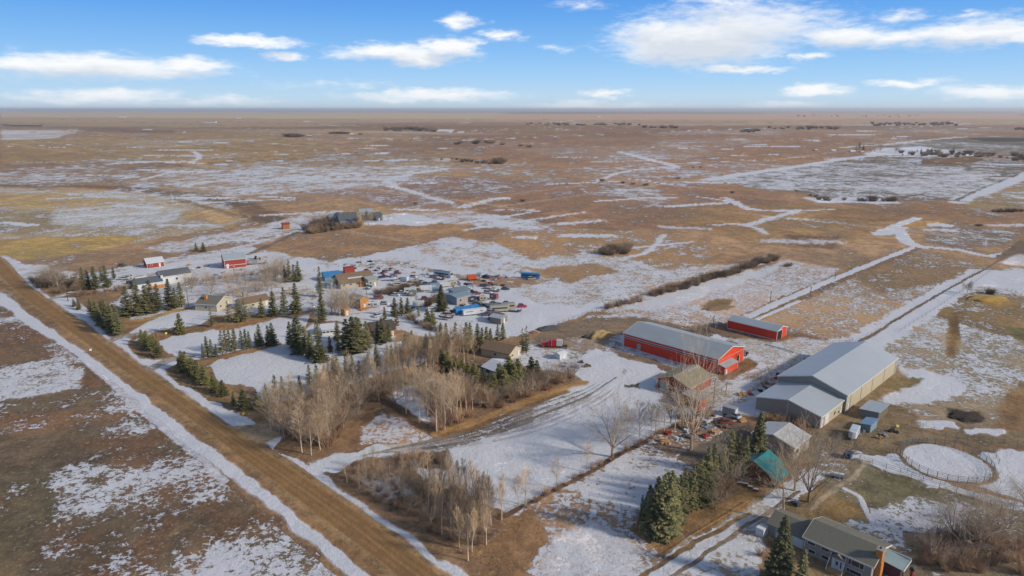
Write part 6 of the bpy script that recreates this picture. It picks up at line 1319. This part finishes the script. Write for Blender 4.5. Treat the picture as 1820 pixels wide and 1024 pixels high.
junk([(1190,745),(1240,735),(1310,735),(1320,750),(1260,775),(1170,790)], 20, 'in the scrap patch', 'junk in the scrap patch')
junk([(1290,700),(1330,690),(1420,650),(1440,640),(1430,655),(1340,705)], 12, 'along the fence beside the arena', 'junk along the arena fence', 1.0)
junk([(785,525),(830,515),(870,525),(880,560),(830,565),(780,560)], 26, 'around the repair shop', 'junk around the repair shop', 1.2)
junk([(600,470),(720,460),(790,485),(740,505),(660,490)], 24, 'in the upper storage yard', 'junk in the upper storage yard', 1.3)
junk([(860,488),(930,490),(900,512),(850,508)], 10, 'at the far right of the storage yard', 'junk at the far storage yard', 1.2)
junk([(1000,640),(1030,636),(1045,652),(1000,655)], 5, 'below the small white shed', 'junk below the small white shed', .9)
junk([(1500,770),(1570,760),(1600,770),(1560,785)], 5, 'behind the horse trailer', 'junk behind the horse trailer', .7)
junk([(195,490),(340,462),(520,470),(560,480),(500,490),(300,490)], 18, 'around the north west yards', 'junk in the north west yards', 1.3)
# ---------------------------------------------------------------- fences, posts, poles
M_PIPE = simple('grey_pipe', (.15, .15, .15), .6); M_RAIL = simple('grey_rail', (.20, .18, .15), .85, 0, .25, 2)
t = thing('round_pen_fence', 'dark railed round pen fence enclosing a disc of clean snow', 'round pen', pc)
n_ = 30
for k in range(n_):
    a = 2*math.pi*k/n_; x, y = PEN_R*math.cos(a), PEN_R*math.sin(a); MB().tube((x, y, -.1), (x, y, 1.65), .07, .07, 6).build('post', M_PIPE, t)
for z in (.45, .85, 1.25, 1.6):
    m_ = MB()
    for k in range(90):
        a, b = 2*math.pi*k/90, 2*math.pi*(k+1)/90; m_.tube((PEN_R*math.cos(a), PEN_R*math.sin(a), z), (PEN_R*math.cos(b), PEN_R*math.sin(b), z), .035, .035, 4)
    m_.build('rail', M_PIPE, t)
def fence(name, label, pts, step, h, rails, mat=M_RAIL, pr=.05, rr=.03, group=None, maxp=95):
    P = [G(*p) for p in pts]; tot = sum((b-a).length for a, b in zip(P[:-1], P[1:])); step = max(step, tot/maxp)
    t = thing(name, label, 'fence', P[0], 0, group); o = P[0]; posts = []
    for a, b in zip(P[:-1], P[1:]):
        n = max(1, round((b-a).length/step))
        for k in range(n): posts.append(a.lerp(b, k/n)-o)
    posts.append(P[-1]-o)
    for p in posts: MB().tube(p-Vector((0, 0, .2)), p+Vector((ru(-.03, .03), ru(-.03, .03), h*ru(.95, 1.05))), pr, pr, 5).build('post', mat, t)
    for z in rails:
        m_ = MB()
        for a, b in zip(posts[:-1], posts[1:]): m_.tube(a+Vector((0, 0, z*h)), b+Vector((0, 0, z*h)), rr, rr, 4)
        m_.build('rail', mat, t)
    return t
fence('paddock_fence', 'long rail fence between the round pen and the snowy pasture', [(1528,818),(1550,826),(1600,842),(1640,857),(1700,875),(1760,895),(1830,922)], 3.0, 1.4, (.35, .65, .95), M_PIPE)
fence('paddock_fence', 'rail fence running down from the paddock corner towards the house drive', [(1528,818),(1500,842),(1470,868),(1440,905)], 2.6, 1.2, (.45, .92), M_RAIL)
fence('lane_fence', 'second rail fence just behind the long paddock rail fence', [(1612,840),(1680,860),(1750,878),(1830,903)], 3.0, 1.2, (.5, .95), M_RAIL)
fence('corral_fence', 'corral rails behind the round pen', [(1600,792),(1640,783),(1700,785),(1740,795),(1765,806),(1775,825)], 2.5, 1.4, (.4, .7, .95), M_RAIL)
fence('corral_fence', 'corral rails right of the brown yard', [(1620,755),(1680,775),(1740,783),(1830,795)], 2.6, 1.4, (.4, .7, .95), M_RAIL)
fence('yard_fence', 'wire fence with thin posts along the edge of the open snow', [(940,602),(975,583),(1010,570),(1060,553),(1076,547)], 3.2, 1.3, (.6, .95), M_WOOD, .05, .018)
fence('brown_fence', 'low post and rail fence on the golden bank beside the trees', [(786,772),(860,745),(930,717),(1000,690),(1030,681)], 3.0, 1.2, (.5, .92), M_PINE, .07, .04)
fence('brown_fence', 'dark fence on the left side of the fenced triangle', [(675,703),(700,722),(740,748),(780,773)], 2.6, 1.2, (.5, .92), M_WOOD, .06, .04)
fence('drive_fence', 'pale rail fence from the road corner grove to the fenced triangle', [(562,762),(600,748),(640,736),(676,722)], 2.4, 1.1, (.5, .92), M_PINE, .06, .04)
fence('old_fence', 'old brown fence line under the snow sweep', [(898,916),(950,890),(1000,864),(1060,830),(1120,798),(1200,757)], 3.0, 1.1, (.6, .95), M_WOOD, .06, .03)
fence('garden_fence', 'wooden rail fence round the left tip of the brown garden', [(1108,930),(1122,942),(1150,955),(1185,968)], 1.8, 1.1, (.4, .9), M_PINE, .06, .035)
fence('garden_fence', 'low garden rail running towards the cabin steps', [(1190,985),(1240,950),(1300,915),(1330,895)], 2.4, .7, (.9,), M_PINE, .06, .04)
fence('arena_fence', 'dark rail fence along the snow lane beside the arena', [(1262,742),(1320,705),(1370,678),(1420,655),(1475,628),(1515,606)], 2.8, 1.3, (.5, .95), M_WOOD, .06, .035)
fence('arena_fence', 'short corral rails beside the small red lean-to', [(1372,690),(1352,678),(1333,676),(1372,657)], 2.2, 1.3, (.4, .7, .95), M_WOOD, .06, .05)
fence('lane_fence', 'wire fence on the left side of the snow lane', [(1520,612),(1590,572),(1660,532),(1745,478)], 5.0, 1.2, (.6, .95), M_WOOD, .05, .018)
fence('lane_fence', 'wire fence on the right side of the snow lane', [(1600,590),(1660,552),(1730,505),(1790,462)], 5.0, 1.2, (.6, .95), M_WOOD, .05, .018)
fence('shed_fence', 'rails beside the open end of the machine shed', [(1400,600),(1440,604),(1480,612),(1512,610)], 2.8, 1.3, (.5, .95), M_WOOD)
fence('field_fence', 'field fence beside the far corner of the machine shed', [(1262,566),(1276,575),(1292,584)], 2.6, 1.2, (.5, .95), M_WOOD)
fence('timber_rails', 'two low timber rails between the big red barn and the machine shed', [(1292,607),(1310,612)], 3, .5, (.5, .95), M_WOOD, .08, .08)
fence('timber_rails', 'low timber rails before the machine shed', [(1360,614),(1385,620),(1410,628)], 3, .5, (.5, .95), M_WOOD, .08, .08)
fence('roadside_fence', 'thin wire fence below the nearest roadside brush', [(838,985),(870,1005),(905,1028),(940,1052)], 3.0, 1.1, (.5, .95), M_WOOD, .05, .02)
def pole(label, px, top, wood=M_WOOD, arm=True):
    h = max(4, hgt(px[0], px[1], top)); t = thing('utility_pole', label, 'utility pole', G(*px), R(40), 'utility poles')
    MB().tube((0, 0, -.3), (0, 0, h), .15, .10, 8).build('pole', wood, t)
    if arm: MB().box(-.9, .9, -.05, .05, h-.7, h-.55).build('crossarm', wood, t); MB().disc((.3, 0, h-1.2), 'x', .2, .6, 8).build('transformer', STEEL, t)
for px, top, lb in (((652, 530), 500, 'tall pole beside the orange sided house'), ((1268, 716), 672, 'pole right of the small old red shed'), ((633, 500), 483, 'pole above the brown roofed house'), ((1290, 702), 680, 'short pole between the old red shed and arena'),
                    ((1440, 528), 508, 'pole beside the farm track through the speckled field'), ((1484, 496), 478, 'pole further up the farm track'), ((1369, 537), 517, 'pole in the speckled field left of the farm track'), ((1268, 578), 560, 'pole beside the far end of the machine shed'),
                    ((642, 470), 456, 'pole at the back of the storage yard'), ((335, 544), 505, 'pole between the house spruces and shelterbelt'), ((416, 487), 470, 'pole before the far red barn'), ((560, 590), 540, 'pole beside the lawn clump')):
    pole(lb, px, top)
def marker(label, px, rgb, h=1.2, w_=.35):
    t = thing('marker_post', label, 'marker post', G(*px), R(40)); MB().tube((0, 0, -.1), (0, 0, h), .04, .04, 6).build('post', STEEL, t); MB().box(-w_, w_, -.03, .03, h-.1, h+.55).build('plate', paint(rgb), t)
marker('yellow marker beside the third driveway', (433, 744), (.65, .50, .05)); marker('yellow marker at the left end of the brown lawn strip', (296, 599), (.70, .62, .05)); marker('white marker on the verge left of the road', (162, 629), (.65, .65, .65)); marker('red marker beside the round pen rails', (1614, 822), (.6, .12, .05), 1.0, .3)
marker('orange post at the right end of the golden bank', (1023, 683), (.5, .3, .08), 1.6, .12)
t = thing('entrance_gate', 'dark timber gateway over the first driveway', 'gateway', G(129, 536), R(-10))
for x in (-2.2, 2.2): MB().tube((x, 0, 0), (x, 0, 3.4), .16, .16, 6).build('post', M_ROCK, t)
MB().box(-2.5, 2.5, -.12, .12, 3.3, 3.6).build('beam', M_ROCK, t)
# ---------------------------------------------------------------- air
hm = D.materials.new("air_haze"); hm.use_nodes = True; hn = NT(hm.node_tree); hn.n.remove(hm.node_tree.nodes['Principled BSDF'])
pv = hn.new('ShaderNodeVolumePrincipled'); pv.inputs['Color'].default_value = (.95, .97, 1.0, 1); pv.inputs['Density'].default_value = 4.8e-5; pv.inputs['Anisotropy'].default_value = .2
hn.l.new(pv.outputs[0], hm.node_tree.nodes['Material Output'].inputs['Volume'])
ho = MB().box(-80000, 80000, -400, 66000, -90, 120).build('haze', hm); ho['kind'] = 'stuff'
